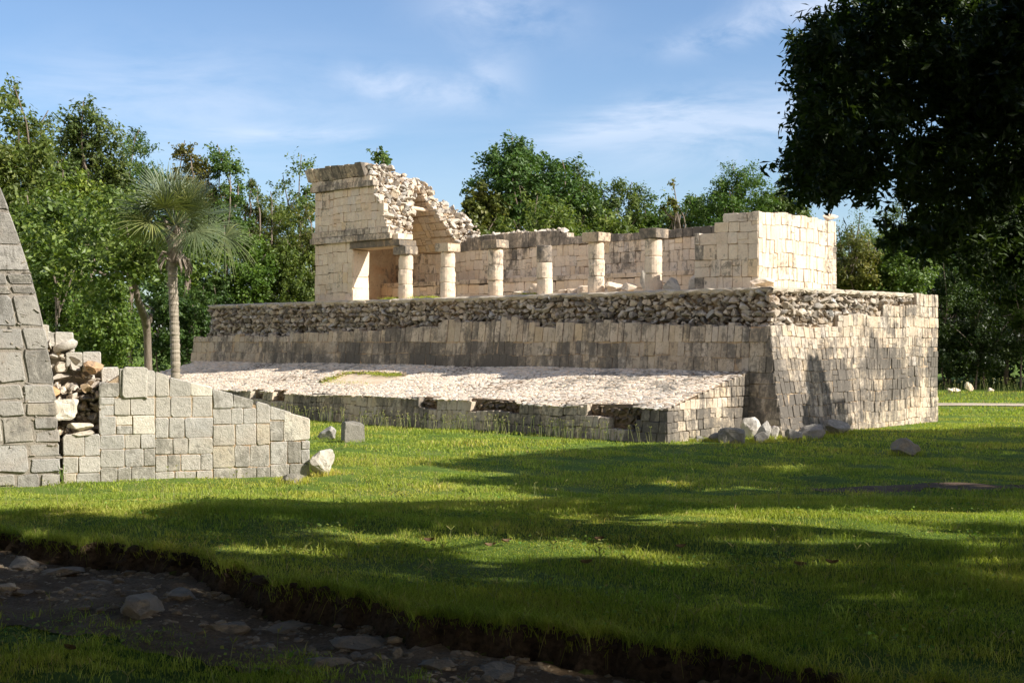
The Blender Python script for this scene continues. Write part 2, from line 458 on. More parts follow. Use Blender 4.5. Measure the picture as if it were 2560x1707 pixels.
_x = np.arange(5.2, 10.6, .12)
_hw = .75*np.sqrt(np.clip(1-((_x-7.8)/2.7)**2, .001, 1))*(1+.25*np.sin(_x*5)+.15*np.sin(_x*13))
strip("bare_earth", soil("bare_earth", (.10, .07, .045), (.16, .11, .07), (.22, .16, .10), .6, 2), _x, 22.8-_hw+.1*np.sin(_x*2), 22.8+_hw*.8+.1*np.sin(_x*2), 14, .014)
def ground_hit(px, py):
    """point of the ground seen at a place of the photograph (2352 wide)"""
    rx = (px-1176)/3000; rz = (785-py)/3000
    for y in np.arange(5, 90, .02):
        if CAMZ + rz*y <= gz_(rx*y, y): return np.array([rx*y, y, float(gz_(rx*y, y))])
    return np.array([rx*80, 80, 0])

# ------------------------------------------------------------------ the stepped platform
C0 = np.array([7.3, 35.3]); TV = np.array([-.735, .678]); VV = np.array([.678, .735])
def P(t, v, z):
    t = np.asarray(t, float); v = np.asarray(v, float); z = np.asarray(z, float)
    t, v, z = np.broadcast_arrays(t, v, z)
    return np.stack([C0[0]+t*TV[0]+v*VV[0], C0[1]+t*TV[1]+v*VV[1], z], -1)
def PB(t, v, z): return P(np.asarray(t)+1.65, np.asarray(v)+1.45, z)
plat = empty("stone_platform", (*P(14, 3, 0)[:2], 0), "long stepped stone platform with a sloping paved apron and a rubble upper course", "platform")

def batter(v): return .22*np.clip(1-np.asarray(v)/6.0, 0, 1)**1.3
def F_side(s, h, d):
    s, h, d = map(lambda q: np.asarray(q, float), (s, h, d))
    return P(batter(s)*np.minimum(h, 3.1) - d, s, h)
def F_front(s, h, d): return P(s, .12*np.asarray(h)-d, h)
def F_bench(s, h, d): return P(s, -3.75+.16*np.asarray(h)-d, h)
def F_bend(s, h, d): return P(1.12+.03*np.asarray(h)-np.asarray(d), s, h)
def apz(v): return .88 + (v+3.65)*.236
# right hand side wall
def side_top(v): return 3.03 if v < 3.45 else (3.37 if v < 5.8 else (3.71 if v < 8.05 else 4.1))
mb = MB()
e = [0, .17, .5, .82, 1.14, 1.47, 1.78, 2.1, 2.42, 2.72, 3.03, 3.37, 3.71, 4.1]
rows = []
for i in range(len(e)-1):
    hm = (e[i]+e[i+1])/2
    a = .12*hm if hm < 3.03 else (3.45 if hm < 3.37 else (5.8 if hm < 3.71 else 8.05))
    rows.append((e[i], e[i+1], a, 9.6))
def st_side(s, h):
    a = .42*np.exp(-((h-1.6)/1.0)**2)
    if s < 2.7: a = .5*np.exp(-((h-1.0)/1.1)**4)
    if h > 2.5: a *= .35
    return .12 + a*(.7+.4*math.sin(s*1.9+h))
veneer(mb, F_side, rows, (.15, .27), st_side, lo=.82, hi=1.12, split=.15)
mb.build("side_wall", ST_WALL, plat)
mb = MB()  # mortar bed and body behind the side wall
for i in range(len(rows)):
    h0, h1, a, b = rows[i]
    boxF(mb, F_side, a+.02, b-.02, h0+(.0 if i else -.3), h1-.02, -.6, -.006, n=16)
mb.build("side_mortar", ST_MORTAR, plat)
# side rubble above
RT = lambda s, h: (lambda v, w: (v*(1+w), v, v*(1-w*1.4), max(0, rng.normal(.05, .15))))(rng.uniform(.75, 1.15), rng.normal(.01, .035))
def F_sider(s, h, d):
    s, h, d = map(lambda q: np.asarray(q, float), (s, h, d))
    return P(batter(s)*3.1 + .17 - d, s, h)
mb = MB()
rubble(mb, F_sider, .62, 8.15, 3.0, 4.04, .21, RT, keep=lambda s, h: h > side_top(s)-.08)
# front rubble course
def F_frontr(s, h, d): return P(s, .74-np.asarray(d)+.02*(np.asarray(h)-3), h)
def RTf(s, h):
    v = rng.uniform(.72, 1.15); w = rng.normal(.01, .035)
    return (v*(1+w), v, v*(1-w*1.4), max(0, rng.normal(.12, .2)))
rubble(mb, F_frontr, .72, 27.8, 2.62, 4.05, .245, RTf, depth=.10)
rubble(mb, lambda s, h, d: P(27.8+np.asarray(d), s, h), .75, 4, 2.6, 4.05, .25, RTf)
mb.build("rubble_course", ST_RUBBLE, plat)
mb = MB()
V8 = lambda t0, t1, v0, v1, z0, z1: np.array([P(t0, v0, z0), P(t1, v0, z0), P(t1, v1, z0), P(t0, v1, z0), P(t0, v0, z1), P(t1, v0, z1), P(t1, v1, z1), P(t0, v1, z1)])
mb.add(V8(1.02, 27.75, .80, 9.5, -.2, 3.98), BOXF); mb.add(V8(.42, 27.7, 5.2, 9.5, -.2, 3.97), BOXF)
boxF(mb, F_sider, .82, 9.4, 2.8, 3.96, -.7, -.04, n=14)
mb.build("rubble_core", ST_CORE, plat)
mb = MB()  # trodden floor of the terrace with its rounded lime edge
ne = 150
tt = np.linspace(.74, 27.85, ne)
prof = [(.74, 3.96), (.66, 4.0), (.64, 4.07), (.70, 4.115), (.9, 4.13), (9.5, 4.13)]
rowsv = []
for (v, z) in prof:
    jv = rng.normal(0, .022, ne) if v < 1 else 0; jz = rng.normal(0, .012, ne)
    rowsv.append(P(tt, v+jv, z+jz))
A = np.stack(rowsv, 0); mb.add(A, grid_faces(ne, len(prof))[:, ::-1])
tv = np.linspace(.65, 9.6, 70)
prof2 = [(.07, 3.96), (.0, 4.0), (-.01, 4.07), (.06, 4.115), (.6, 4.126)]
A = np.stack([P(batter(tv)*3.1+.07+o+rng.normal(0, .02, 70)*(1 if o < .3 else 0), tv, z+rng.normal(0, .01, 70)) for (o, z) in prof2], 0)
mb.add(A, grid_faces(70, len(prof2)))
mb.build("terrace_floor", G_FLOOR, plat)
# upper front wall
topx = [.3, 2.5, 5.2, 9.8, 10, 13.6, 13.9, 16.4, 16.6, 19.5, 19.7, 21.8, 22, 26.6, 28.6]
topy = [2.98, 3.06, 3.16, 3.24, 3.30, 3.27, 3.12, 3.08, 2.98, 3.0, 2.90, 2.96, 2.80, 2.84, 2.78]
mb = MB()
sl_ = lambda h: .22*h
def stF(s, h):
    a = .12 + .42*np.exp(-((s-13)/7)**2)*(1.5-(h-1.8)*1.0)
    return a*(.8+.5*math.sin(s*2.3)*math.sin(s*.7+h*2)) if h > 1.7 else .18
rows = [(0-.1, .32, .04, 1.5), (.32, .68, .10, 1.5), (.68, 1.06, .19, 1.5), (1.06, 1.42, .27, 1.5), (1.42, 1.74, .34, 1.5)]
veneer(mb, F_front, rows, (.42, .62), stF, lo=.75, hi=1.0)
r3 = [(1.74, 2.16, .42, 28.45), (2.16, 2.58, .52, 28.4)]
veneer(mb, F_front, r3, (.2, .36), stF, lo=.62, hi=1.08)
s = .62
while s < 28.35:       # broken top course: every block its own height
    w = rng.uniform(.2, .36); tp = np.interp(s+w/2, topx, topy) + rng.uniform(-.035, .03)
    if rng.random() < .05: tp += .1
    if 8.2 < s < 9.0: tp -= .15
    w = min(w, 28.35-s+.05)
    block(mb, F_front, s+w/2, (2.58+tp)/2, w/2-.008, (tp-2.58)/2-.004, .03+rng.normal(0, .012), .22, rtint(.7, 1.1, .05, stF(s, 2.9)*.8))
    s += w
mb.build("upper_wall", ST_WALL, plat)
mb = MB()
for (a, b, z) in ((.66, 28.3, 2.66),):
    boxF(mb, F_front, a, b, 1.4, z, -.75, -.004)
boxF(mb, F_front, .3, 1.5, -.2, 1.5, -.7, -.004)
mb.build("upper_mortar", ST_MORTAR, plat)
# the return of the upper wall at its far end
mb = MB()
veneer(mb, lambda s, h, d: P(28.45-.1*(np.asarray(h)-1.8)+np.asarray(d), s, h), rows_even(0, 2.8, .4, .3, 5), (.3, .5), lambda s, h: .3)
mb.build("end_wall", ST_WALL, plat)
# bench wall with missing stones
def bench_hole(s, h):
    if h > .6:
        for a, b in ((2.1, 3.9), (6.3, 8.2), (9.6, 10.35), (17.0, 17.75), (18.3, 18.9)):
            if a < s < b: return True
    if .3 < h <= .6 and 2.15 < s < 2.9: return True
    return False
mb = MB()
veneer(mb, F_bench, [(-.05, .28, 1.14, 28), (.28, .58, 1.14, 28), (.58, .875, 1.14, 28)], (.2, .33), lambda s, h: .22+.2*math.sin(s*1.3), lo=.78, hi=1.05, holes=bench_hole, pr=.03, back=.25)
mb.build("bench_wall", ST_WALL, plat)
mb = MB()
veneer(mb, F_bend, [(-.1, .27, -3.72, .7), (.27, .54, -3.72, .7), (.54, .82, -3.70, .7)], (.2, .36), lambda s, h: .22+.3*math.sin(s*2.2)**2, lo=.9, hi=1.15, split=.2)
for h0 in (.82, 1.10, 1.38, 1.62):   # courses cut off by the slope
    h1 = h0+.27; s = -3.68+max(0, (h0-.84)/.236)
    while s < .68:
        w = rng.uniform(.2, .34); w = min(w, .72-s)
        tp = min(h1, apz(s+w/2)-.01)
        if tp-h0 > .06: block(mb, F_bend, s+w/2, (h0+tp)/2, w/2-.007, (tp-h0)/2-.006, .03, .1, rtint(.9, 1.15, .04, .2))
        s += w
mb.build("bench_end", ST_WALL, plat)
mb = MB()  # body of the apron
def wedge(t0, t1, v0, v1, zt0, zt1):
    return np.array([P(t0, v0, -.2), P(t1, v0, -.2), P(t1, v1, -.2), P(t0, v1, -.2), P(t0, v0, zt0), P(t1, v0, zt0), P(t1, v1, zt1), P(t0, v1, zt1)])
mb.add(wedge(1.16, 27.95, -3.42, .5, apz(-3.42)-.03, apz(.5)-.03), BOXF)
mb.add(wedge(1.15, 27.9, -3.68, -3.42, .25, .27), BOXF)
rubble(mb, lambda s, h, d: P(s, -3.43-np.asarray(d), h), 1.3, 27, .28, .86, .2, lambda s, h: (1, 1, 1, .2), depth=.07, keep=lambda s, h: bench_hole(s, .7))
mb.build("bench_core", ST_CORE, plat)
# paved slope
def F_ap(s, h, d):    # h runs up the slope
    s, h, d = map(lambda q: np.asarray(q, float), (s, h, d))
    sag = .03*np.sin(s*.9)*np.sin(h*1.1+s*.3)
    return P(s, -3.7+h*.973-d*.23, .868+h*.2297+d*.973+sag)
mb = MB()
ss_, hh_ = np.meshgrid(np.linspace(1.15, 27.95, 110), np.linspace(.30, 4.36, 22))
mb.add(F_ap(ss_.ravel(), hh_.ravel(), np.full(ss_.size, -.020)), grid_faces(110, 22), (.90, .83, .75, 0))
mb.build("apron_mortar", ST_PAVE, plat)
mb = MB()
h = .0; first = True
while h < 4.33:
    rh = rng.uniform(.07, .13)
    s = 1.13+rng.uniform(0, .1)
    while s < 27.9:
        w = rng.uniform(.12, .30)
        k = ROCK0[rng.integers(len(ROCK0))]
        V = k[0]
        a, b = w*.54, rh*.60*rng.uniform(.8, 1.15)
        tn = rng.uniform(.80, 1.06) + (.05 if 5 < s < 16 else 0)
        wp = rng.normal(0, .03)
        gy = .75 if (rng.random() < .10) else 1
        dd = -.018 + rng.normal(0, .004)
        skip = bench_hole(s, .7) and h < .25
        patch = (abs(s+w/2-15.2) < 1.45 and abs(h-2.0) < .62)
        if not skip and not (patch and rng.random() < .35):
            if patch: tn *= .88; dd -= .03
            mb.add(F_ap(s+w/2+V[:, 0]*a, h+rh/2+V[:, 1]*b, dd+np.minimum(V[:, 2], .42+.06*V[:, 0])*.05), k[1], (tn*gy*(1+wp), tn*gy, tn*gy*(1-wp), max(0, rng.normal(.0, .16)+(.25 if 2 < s < 7 and h > 1.6 else 0))))
        s += w
    h += rh
mb.build("sloping_apron", ST_PAVE, plat)
mb = MB()  # kerb of larger stones round the sunken patch of the apron
for row_ in ([(13.8+i*.22, 2.66) for i in range(13)], [(16.72, 1.5+i*.16) for i in range(7)]):
    mb = MB()
    for (s, h_) in row_:
        rock_F(mb, F_ap, s+rng.normal(0, .02), h_+rng.normal(0, .02), .03, .15, .10, .07, (.9, .78, .66, .1))
    mb.build("patch_kerb", ST_RUBBLE, plat)

# ------------------------------------------------------------------ the ruined building on top
bl = empty("ruined_temple", (*PB(10, 2, 0)[:2], 4.12), "cream stone temple with a broken vault at one end and a roofless back wall", "ruin")
FB = lambda s, h, d: PB(s, -np.asarray(d), h)
ZF = 4.05
lo_st = lambda s, h: .02
mb = MB()
veneer(mb, FB, rows_even(ZF, 6.37, .42, 17.86, 20.1), (.26, .46), lo_st, lo=.86, hi=1.08, split=.15, warm=.04)
mb.build("pier", ST_CREAM, bl)
mb = MB()
for (z0, z1) in ((ZF, 4.62), (4.62, 5.05), (5.05, 6.08)):
    block(mb, lambda s, h, d: PB(17.84-np.asarray(d), s, h), .40, (z0+z1)/2, .395, (z1-z0)/2-.004, .012, .3, rtint(.95, 1.1, .05, 0))
mb.build("jamb", ST_CREAM, bl)
mb = MB()
s = 15.15
for w in (1.35, 1.5):
    block(mb, FB, s+w/2, 6.235, w/2-.004, .125, .05, .78, (.6, .54, .47, .3)); s += w
block(mb, FB, 15.55, 6.235, .3, .12, .03, .6, rtint(1, 1.1))
mb.build("lintel", ST_WALL, bl)
tcf = lambda h: 15.55 + .5*(h-6.37)
mb = MB()   # lower moulding
s = 15.6
while s < 20.2:
    w = min(rng.uniform(.7, 1.1), 20.24-s)
    block(mb, FB, s+w/2, 6.49, w/2-.004, .115, .15, .2, rtint(.8, .95, .05, .35)); s += w
s = 15.7
while s < 20.2:
    w = min(rng.uniform(.28, .42), 20.2-s)
    block(mb, FB, s+w/2, 6.725, w/2-.006, .11, .10, .2, rtint(.85, 1.0, .04, .25)); s += w
mb.build("lower_moulding", ST_CREAM, bl)
mb = MB()
veneer(mb, FB, rows_even(6.84, 8.4, .31, lambda h: tcf(h)+rng.uniform(-.12, .12), 20.1), (.2, .38), lo_st, lo=.84, hi=1.08, split=.1, back=.2)
mb.build("facade", ST_CREAM, bl)
mb = MB()
s = 16.55
while s < 20.2:
    w = min(rng.uniform(.35, .6), 20.24-s)
    block(mb, FB, s+w/2, 8.51, w/2-.005, .105, .14, .2, rtint(.8, .95, .05, .35)); s += w
s = 16.75
while s < 20.2:
    w = min(rng.uniform(.25, .38), 20.2-s)
    block(mb, FB, s+w/2, 8.71, w/2-.006, .09, .10, .2, rtint(.85, 1.0, .04, .2)); s += w
mb.build("upper_moulding", ST_CREAM, bl)
mb = MB()
Fc = lambda s, h, d: PB(s, -np.asarray(d)-.10-.42*(np.asarray(h)-8.8), h)
s = 17.0
while s < 20.25:
    w = min(rng.uniform(.28, .46), 20.4-s)
    block(mb, Fc, s+w/2, 9.05, w/2-.008, .24+rng.uniform(-.02, .03), .02+rng.normal(0, .015), .4, rtint(.7, .95, .05, .38)); s += w
mb.build("cornice", ST_CREAM, bl)
# vault: front and back halves of the masonry in thin layers
sf = lambda z: .8 if z < 6.15 else .8+(z-6.15)*.56
sb = lambda z: 3.6 if z < 6.15 else 3.6-(z-6.15)*.56
def tcut(v, z):
    t = 15.5 + .48*(z-6.1)
    if v > 1.2 and v < 3: t += max(0, z-8.55)*1.4
    if v >= 3: t += max(0, z-7.6)*1.6
    return t
ztop = lambda v: 9.22 - .42*max(0, v-1.9)
mb = MB()
for z0 in np.arange(6.1, 9.2, .1):
    z1 = z0+.1; zm = z0+.05
    for (va, vb) in ((0.02, min(sf(zm), 2.2)), (max(sb(zm), 2.2), 4.4)):
        n = max(1, int((vb-va)/.35)); ed = np.linspace(va, vb, n+1)
        for i in range(n):
            vm = (ed[i]+ed[i+1])/2
            if zm > ztop(vm): continue
            mb.add(np.array(V8(tcut(vm, zm)+.18+1.65, 20.05+1.65, ed[i]+1.45, ed[i+1]+1.45, z0, z1)), BOXF)
mb.add(V8(19.4+1.65, 20.04+1.65, 1.47, 5.8, ZF, 6.1), BOXF)   # far end wall
mb.add(V8(19.35+1.65, 20.04+1.65, 1.47, 5.8, 6.1, 8.3), BOXF)
mb.add(V8(17.88+1.65, 20.04+1.65, 1.5, 2.25, ZF, 6.1), BOXF)   # pier body
mb.add(V8(1.45+1.65, 20.04+1.65, 3.66+1.45, 4.35+1.45, ZF, 6.15), BOXF)  # body of the back wall
mb.build("wall_core", ST_MORTAR, bl)
mb = MB()   # broken rubble faces of the vault
def RTv(s, h):
    v = rng.uniform(.88, 1.2); w = rng.normal(.0, .04)
    return (v*(1+w), v, v*(1-w*1.4), max(0, rng.normal(-.05, .12)))
Fv = lambda s, h, d: np.stack([PB(tcut(float(np.mean(s)), float(np.mean(h)))-di, si, hi) for si, hi, di in zip(np.asarray(s), np.asarray(h), np.asarray(d))])
rubble(mb, Fv, .0, 2.25, 6.55, 9.25, .26, RTv, depth=.11, keep=lambda s, h: s < sf(h)+.04 and h < ztop(s)+.03)
rubble(mb, Fv, 2.15, 4.45, 6.15, 9.0, .26, RTv, depth=.12, keep=lambda s, h: s > sb(h)-.04 and h < ztop(s)+.03)
# rubble lying on the broken top
for k in range(330):
    v = rng.uniform(.2, 4.4); zt = ztop(v); t0 = tcut(v, zt)
    t = t0 + rng.uniform(-.1, 2.6)**1.0
    if t > 20: continue
    p = PB(t, v, zt+.02)
    rock_F(mb, lambda s, h, d: np.stack([p[0]+s, p[1]+d, p[2]+h], -1), 0, 0, 0, rng.uniform(.09, .2), rng.uniform(.07, .13), .13, RTv(0, 0))
mb.build("broken_rubble", ST_RUBBLE, bl)
mb = MB()   # soffit stones of the back half
Fs = lambda s, h, d: PB(s, 3.6-(np.asarray(h)-6.15)*.56-np.asarray(d)*.87, np.asarray(h)-np.asarray(d)*.49)
for i, h0 in enumerate(np.arange(6.15, 8.6, .27)):
    veneer(mb, Fs, [(h0, h0+.27, tcut(2 if h0 > 7.4 else 3.5, h0)+.05, 19.35)], (.2, .36), lambda s, h: .05, lo=.75, hi=1.05, pr=.03, gap=.012, back=.15, orange=.25)
Fsf = lambda s, h, d: PB(s, .8+(np.asarray(h)-6.15)*.56+np.asarray(d)*.87, np.asarray(h)-np.asarray(d)*.49)
veneer(mb, Fsf, rows_even(6.15, 8.6, .27, lambda h: tcut(1, h)+.1, 19.35), (.2, .36), lambda s, h: .05, lo=.75, hi=1.0, back=.15)
mb.build("vault_soffit", ST_CREAM, bl)
mb = MB()   # two dressed blocks on the column head below the broken edge
for (v, w) in ((.18, .17), (.56, .2)):
    for z in (6.22, 6.45): block(mb, lambda s, h, d: PB(15.35-np.asarray(d), s, h), v, z, w, .11, .03, .4, rtint(1.05, 1.2))
mb.build("springer_block", ST_CREAM, bl)
mb = MB()   # surviving vault beam
ring = np.array([(math.cos(a), math.sin(a)) for a in np.linspace(0, 2*math.pi, 9)[:-1]])
def tube(mb, pts, rad, tint=(1, 1, 1, 0), seg=8, cap=False):
    pts = np.asarray(pts, float); n = len(pts)
    rad = np.broadcast_to(np.asarray(rad, float), (n,))
    d = np.gradient(pts, axis=0); d /= np.linalg.norm(d, axis=1)[:, None]+1e-9
    up = np.array([0, 0, 1.]) if abs(d[0][2]) < .9 else np.array([1., 0, 0])
    a = np.linspace(0, 2*math.pi, seg+1)[:-1]
    V = []
    for i in range(n):
        x = np.cross(up, d[i]); x /= np.linalg.norm(x)+1e-9; y = np.cross(d[i], x)
        V.append(pts[i] + rad[i]*(np.cos(a)[:, None]*x + np.sin(a)[:, None]*y))
    F = np.array([[i*seg+j, i*seg+(j+1) % seg, (i+1)*seg+(j+1) % seg, (i+1)*seg+j] for i in range(n-1) for j in range(seg)])
    fs = [F]
    if cap: fs.append(np.array([[(n-1)*seg+j for j in range(seg)]])); fs.append(np.array([[seg-1-j for j in range(seg)]]))
    mb.add(np.concatenate(V), fs, tint)
tube(mb, [PB(16.6, 1.3, 7.75), PB(16.62, 2.0, 7.72), PB(16.6, 3.0, 7.68)], [.07, .08, .06], (1.1, 1.05, 1, 0), cap=True)
mb.build("vault_beam", ST_CREAM, bl)
# back wall and interior bench
mb = MB()
Fbk = lambda s, h, d: PB(s, 3.6-np.asarray(d), h)
bt = lambda s: np.interp(s, [1.3, 5, 8, 10.2, 10.5, 13, 15.2, 16], [6.42, 6.38, 6.34, 6.36, 6.62, 6.66, 6.6, 6.15])
veneer(mb, Fbk, [(4.9, 5.3, 1.3, 19.4), (5.3, 5.68, 1.3, 19.4), (5.68, 6.08, 1.3, 19.4)], (.2, .36), lambda s, h: .14+.16*math.sin(s*1.1), lo=.85, hi=1.08, split=.18)
s = 1.3
while s < 15.8:
    w = rng.uniform(.24, .42); tp = bt(s+w/2)+rng.uniform(-.02, .02)
    block(mb, Fbk, s+w/2, (6.08+tp)/2, w/2-.006, (tp-6.08)/2-.003, .05, .35, rtint(.7, .95, .05, .52)); s += w
mb.build("back_wall", ST_CREAM, bl)
mb = MB()
rubble(mb, lambda s, h, d: PB(s, 3.75-np.asarray(d), h), 10.35, 15.2, 6.15, 6.72, .22, RTv, keep=lambda s, h: h < bt(s)+.05)
mb.build("wall_rubble", ST_RUBBLE, bl)
mb = MB()
rubble(mb, lambda s, h, d: PB(s, 4.3-np.asarray(d), h), 14.8, 16.3, 6.1, 7.6, .26, RTv, keep=lambda s, h: h < 6.2+(s-14.6)*1.0)
mb.build("rear_rubble", ST_RUBBLE, bl)
mb = MB()
Fbe = lambda s, h, d: PB(s, 2.85-np.asarray(d), h)
veneer(mb, Fbe, [(ZF, 4.4, .2, 19.4), (4.4, 4.76, .2, 19.4)], (.28, .45), lambda s, h: .05, lo=.85, hi=1.05, back=.3)
s = .2
while s < 19.4:
    w = rng.uniform(.4, .7); block(mb, Fbe, s+w/2, 4.85, w/2-.004, .085, .07, .8, rtint(.7, .9, .04, .3)); s += w
mb.build("interior_bench", ST_CREAM, bl)
# right hand end wall
mb = MB()
FR = lambda s, h, d: PB(-np.asarray(d), s, h)
veneer(mb, FR, [(ZF, 4.38, 0.0, 4.5), (4.38, 4.77, 0.0, 4.5), (4.77, 5.18, 0, 4.5), (5.18, 5.58, 0, 4.5), (5.58, 6.0, 0, 4.5), (6.0, 6.36, 0, 4.5)], (.17, .26), lambda s, h: .12, lo=.90, hi=1.08, split=.03, topjit=.02, back=.2)
mb.build("end_face", ST_CREAM, bl)
mb = MB()
veneer(mb, FB, [(ZF, 4.5, .0, 2.2), (4.5, 5.0, .0, 2.2), (5.0, 5.45, 0, 2.2), (5.45, 5.8, 0, 2.2), (5.8, 6.1, 0, 1.5), (6.1, 6.36, 0, 1.2)], (.3, .46), lambda s, h: .08+(.45 if s > 1.95 else 0), lo=.88, hi=1.08, split=.1, back=.2)
mb.build("end_front", ST_CREAM, bl)
mb = MB()
mb.add(V8(1.69, 2.85, 1.49, 5.9, ZF, 6.28), BOXF); mb.add(V8(1.72, 3.81, 1.48, 2.3, ZF, 5.74), BOXF); mb.add(V8(2.8, 3.12, 1.5, 2.2, 5.7, 6.02), BOXF)
mb.build("end_core", ST_MORTAR, bl)
mb = MB()
rock_F(mb, lambda s, h, d: np.stack([PB(.1, 4.3, 0)[0]+s, PB(.1, 4.3, 0)[1]+d, 6.44+h], -1), 0, 0, 0, .34, .15, .3, (1.0, .96, .9, .1))
o = mb.build("capping_stone", ST_CREAM, None)
tag(o, "pale loose capping stone on the far top corner of the bright end wall", "stone")

# columns
def column(t, cap, label, seed):
    p = PB(t, .28, 4.13)
    e_ = empty("stone_column", p, label, "column", "columns along the open front of the temple")
    hs = [.02, .56, 1.10, 1.66]
    r0 = .26
    for i in range(3):
        m = MB(); nb = 20; a = np.linspace(0, 2*math.pi, nb+1)[:-1]
        z0, z1 = hs[i], hs[i+1]; prof = [(0, .94), (.04, .99), (.2, 1.0), (.36, 1.01), (.5, 1.005), (.66, 1.0), (.8, 1.0), (.95, .985), (1, .92)]
        ox, oy = rng.normal(0, .009, 2); rr = r0*rng.uniform(.96, 1.04)*(1.03-i*.02)
        lump = 1+.03*np.sin(2*a+rng.uniform(0, 6))+.025*np.sin(3*a+rng.uniform(0, 6)); ch_ = rng.uniform(0, 6); chips = lambda q: 1-.10*np.exp(-((((a-ch_+3.14) % 6.28)-3.14)/.35)**2)*(1 if q > .75 else 0)
        V = []
        for (q, f) in prof:
            r = rr*f*lump*(1+rng.normal(0, .014, nb))*chips(q)*(1+.007*math.sin(q*7+ch_))
            V.append(np.stack([p[0]+ox+r*np.cos(a), p[1]+oy+r*np.sin(a), np.full(nb, p[2]+z0+(z1-z0-.01)*q)], -1))
        n = len(prof)
        F = np.array([[k*nb+j, k*nb+(j+1) % nb, (k+1)*nb+(j+1) % nb, (k+1)*nb+j] for k in range(n-1) for j in range(nb)])
        m.add(np.concatenate(V), [F, np.array([[(n-1)*nb+j for j in range(nb)]])], (lambda q_: (1.04*q_, 1.02*q_, 1.0*q_, (.45 if (i == 2 and not cap) else .12)))(rng.uniform(.9, 1.02)))
        m.build("drum", ST_CREAM, e_, smooth=False)
    if cap:
        m = MB()
        z = 1.80; 
        for sgn in (1,):
            block(m, lambda s, h, d: PB(t+s, -np.asarray(d)+.28, np.asarray(h)), 0, p[2]+z, .33, .15, .31, .31, (.8, .76, .7, .42 if seed % 2 else .2))
        m.build("capital", ST_CREAM, e_)
    return e_
column(15.2, True, "column at the broken end of the lintel, beside the doorway pier", 1)
column(13.0, True, "capped column in front of the dark mouth of the broken vault", 2)
column(10.65, True, "capped column right of the vault, in front of the taller ragged back wall", 3)
column(8.41, False, "shorter column with a dark bare top and no capital", 4)
column(6.2, True, "capped column between the uncapped column and the dark capped one", 6)
column(3.92, True, "column with the darkest capital, nearest the bright end wall", 7)

# ------------------------------------------------------------------ single stones
def rock(name, p, a, b, c, label, mat, rotz=0, tint=(1, 1, 1, .1), seed=0, cat="rock", group=None, sink=.45, tilt=0, boxy=False):
    V, F = ROCK3[seed % len(ROCK3)]
    V = V.copy()
    if boxy:
        V = np.sign(V)*np.abs(V)**.42; V /= np.abs(V).max(0)
    r = np.random.default_rng(seed+77)
    n = np.sin(V[:, 0]*5+r.uniform(0, 6))*np.sin(V[:, 1]*4.3+r.uniform(0, 6))*np.sin(V[:, 2]*4.7+r.uniform(0, 6))
    n2 = np.sin(V[:, 0]*13+r.uniform(0, 6))*np.sin(V[:, 1]*11+r.uniform(0, 6))*np.sin(V[:, 2]*12+r.uniform(0, 6))
    V = V*(1+.09*n+.035*n2+r.normal(0, .009, len(V)))[:, None]
    V = V*np.array([a, b, c*1.15])
    ct, st_ = math.cos(tilt), math.sin(tilt); V = V @ np.array([[ct, 0, st_], [0, 1, 0], [-st_, 0, ct]]).T
    cz, sz = math.cos(rotz), math.sin(rotz); V = V @ np.array([[cz, -sz, 0], [sz, cz, 0], [0, 0, 1]]).T
    m = MB(); m.add(V + np.array([p[0], p[1], p[2]+c*(1-sink)]), F, tint)
    o = m.build(name, mat)
    o.data.transform(__import__('mathutils').Matrix.Translation((-float(p[0]), -float(p[1]), -float(p[2]))))
    o.location = tuple(float(q) for q in p)
    return tag(o, label, cat, group)
G1 = "boulders piled at the foot of the platform corner"
def gat(px, py, back=0):
    p = ground_hit(px, py); p = p.copy(); p[1] += back; p[2] = float(gz_(p[0], p[1])); return p
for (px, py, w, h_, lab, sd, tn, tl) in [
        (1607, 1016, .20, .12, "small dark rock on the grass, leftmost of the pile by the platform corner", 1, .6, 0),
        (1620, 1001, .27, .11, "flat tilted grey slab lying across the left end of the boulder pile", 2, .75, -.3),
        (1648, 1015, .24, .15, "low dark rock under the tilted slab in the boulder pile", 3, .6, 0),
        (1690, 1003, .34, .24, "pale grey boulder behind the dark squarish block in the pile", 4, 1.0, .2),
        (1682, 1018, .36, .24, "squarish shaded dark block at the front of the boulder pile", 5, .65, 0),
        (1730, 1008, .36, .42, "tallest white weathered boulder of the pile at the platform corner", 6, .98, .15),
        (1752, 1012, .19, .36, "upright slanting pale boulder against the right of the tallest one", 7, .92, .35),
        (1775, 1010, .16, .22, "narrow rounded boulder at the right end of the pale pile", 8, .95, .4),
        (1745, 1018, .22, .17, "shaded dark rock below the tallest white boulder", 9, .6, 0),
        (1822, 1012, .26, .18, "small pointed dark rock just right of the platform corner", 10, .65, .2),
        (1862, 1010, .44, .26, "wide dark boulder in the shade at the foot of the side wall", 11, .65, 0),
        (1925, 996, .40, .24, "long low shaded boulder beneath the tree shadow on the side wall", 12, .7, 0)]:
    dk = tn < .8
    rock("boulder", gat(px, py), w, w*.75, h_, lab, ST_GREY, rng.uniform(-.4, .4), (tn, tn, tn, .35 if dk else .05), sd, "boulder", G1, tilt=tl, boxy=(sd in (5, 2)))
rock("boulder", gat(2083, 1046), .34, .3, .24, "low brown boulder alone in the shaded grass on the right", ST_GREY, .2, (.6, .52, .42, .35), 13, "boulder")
rock("standing_stone", gat(808, 1019), .30, .2, .30, "upright dark squared stone block standing in the sunlit grass", ST_GREY, .45, (.62, .6, .56, .55), 15, "stone", sink=.12, boxy=True)
rock("boulder", gat(748, 1012), .30, .25, .20, "low rough grey boulder just left of the upright squared block", ST_GREY, 0, (.8, .8, .8, .3), 16, "boulder", tilt=-.3)
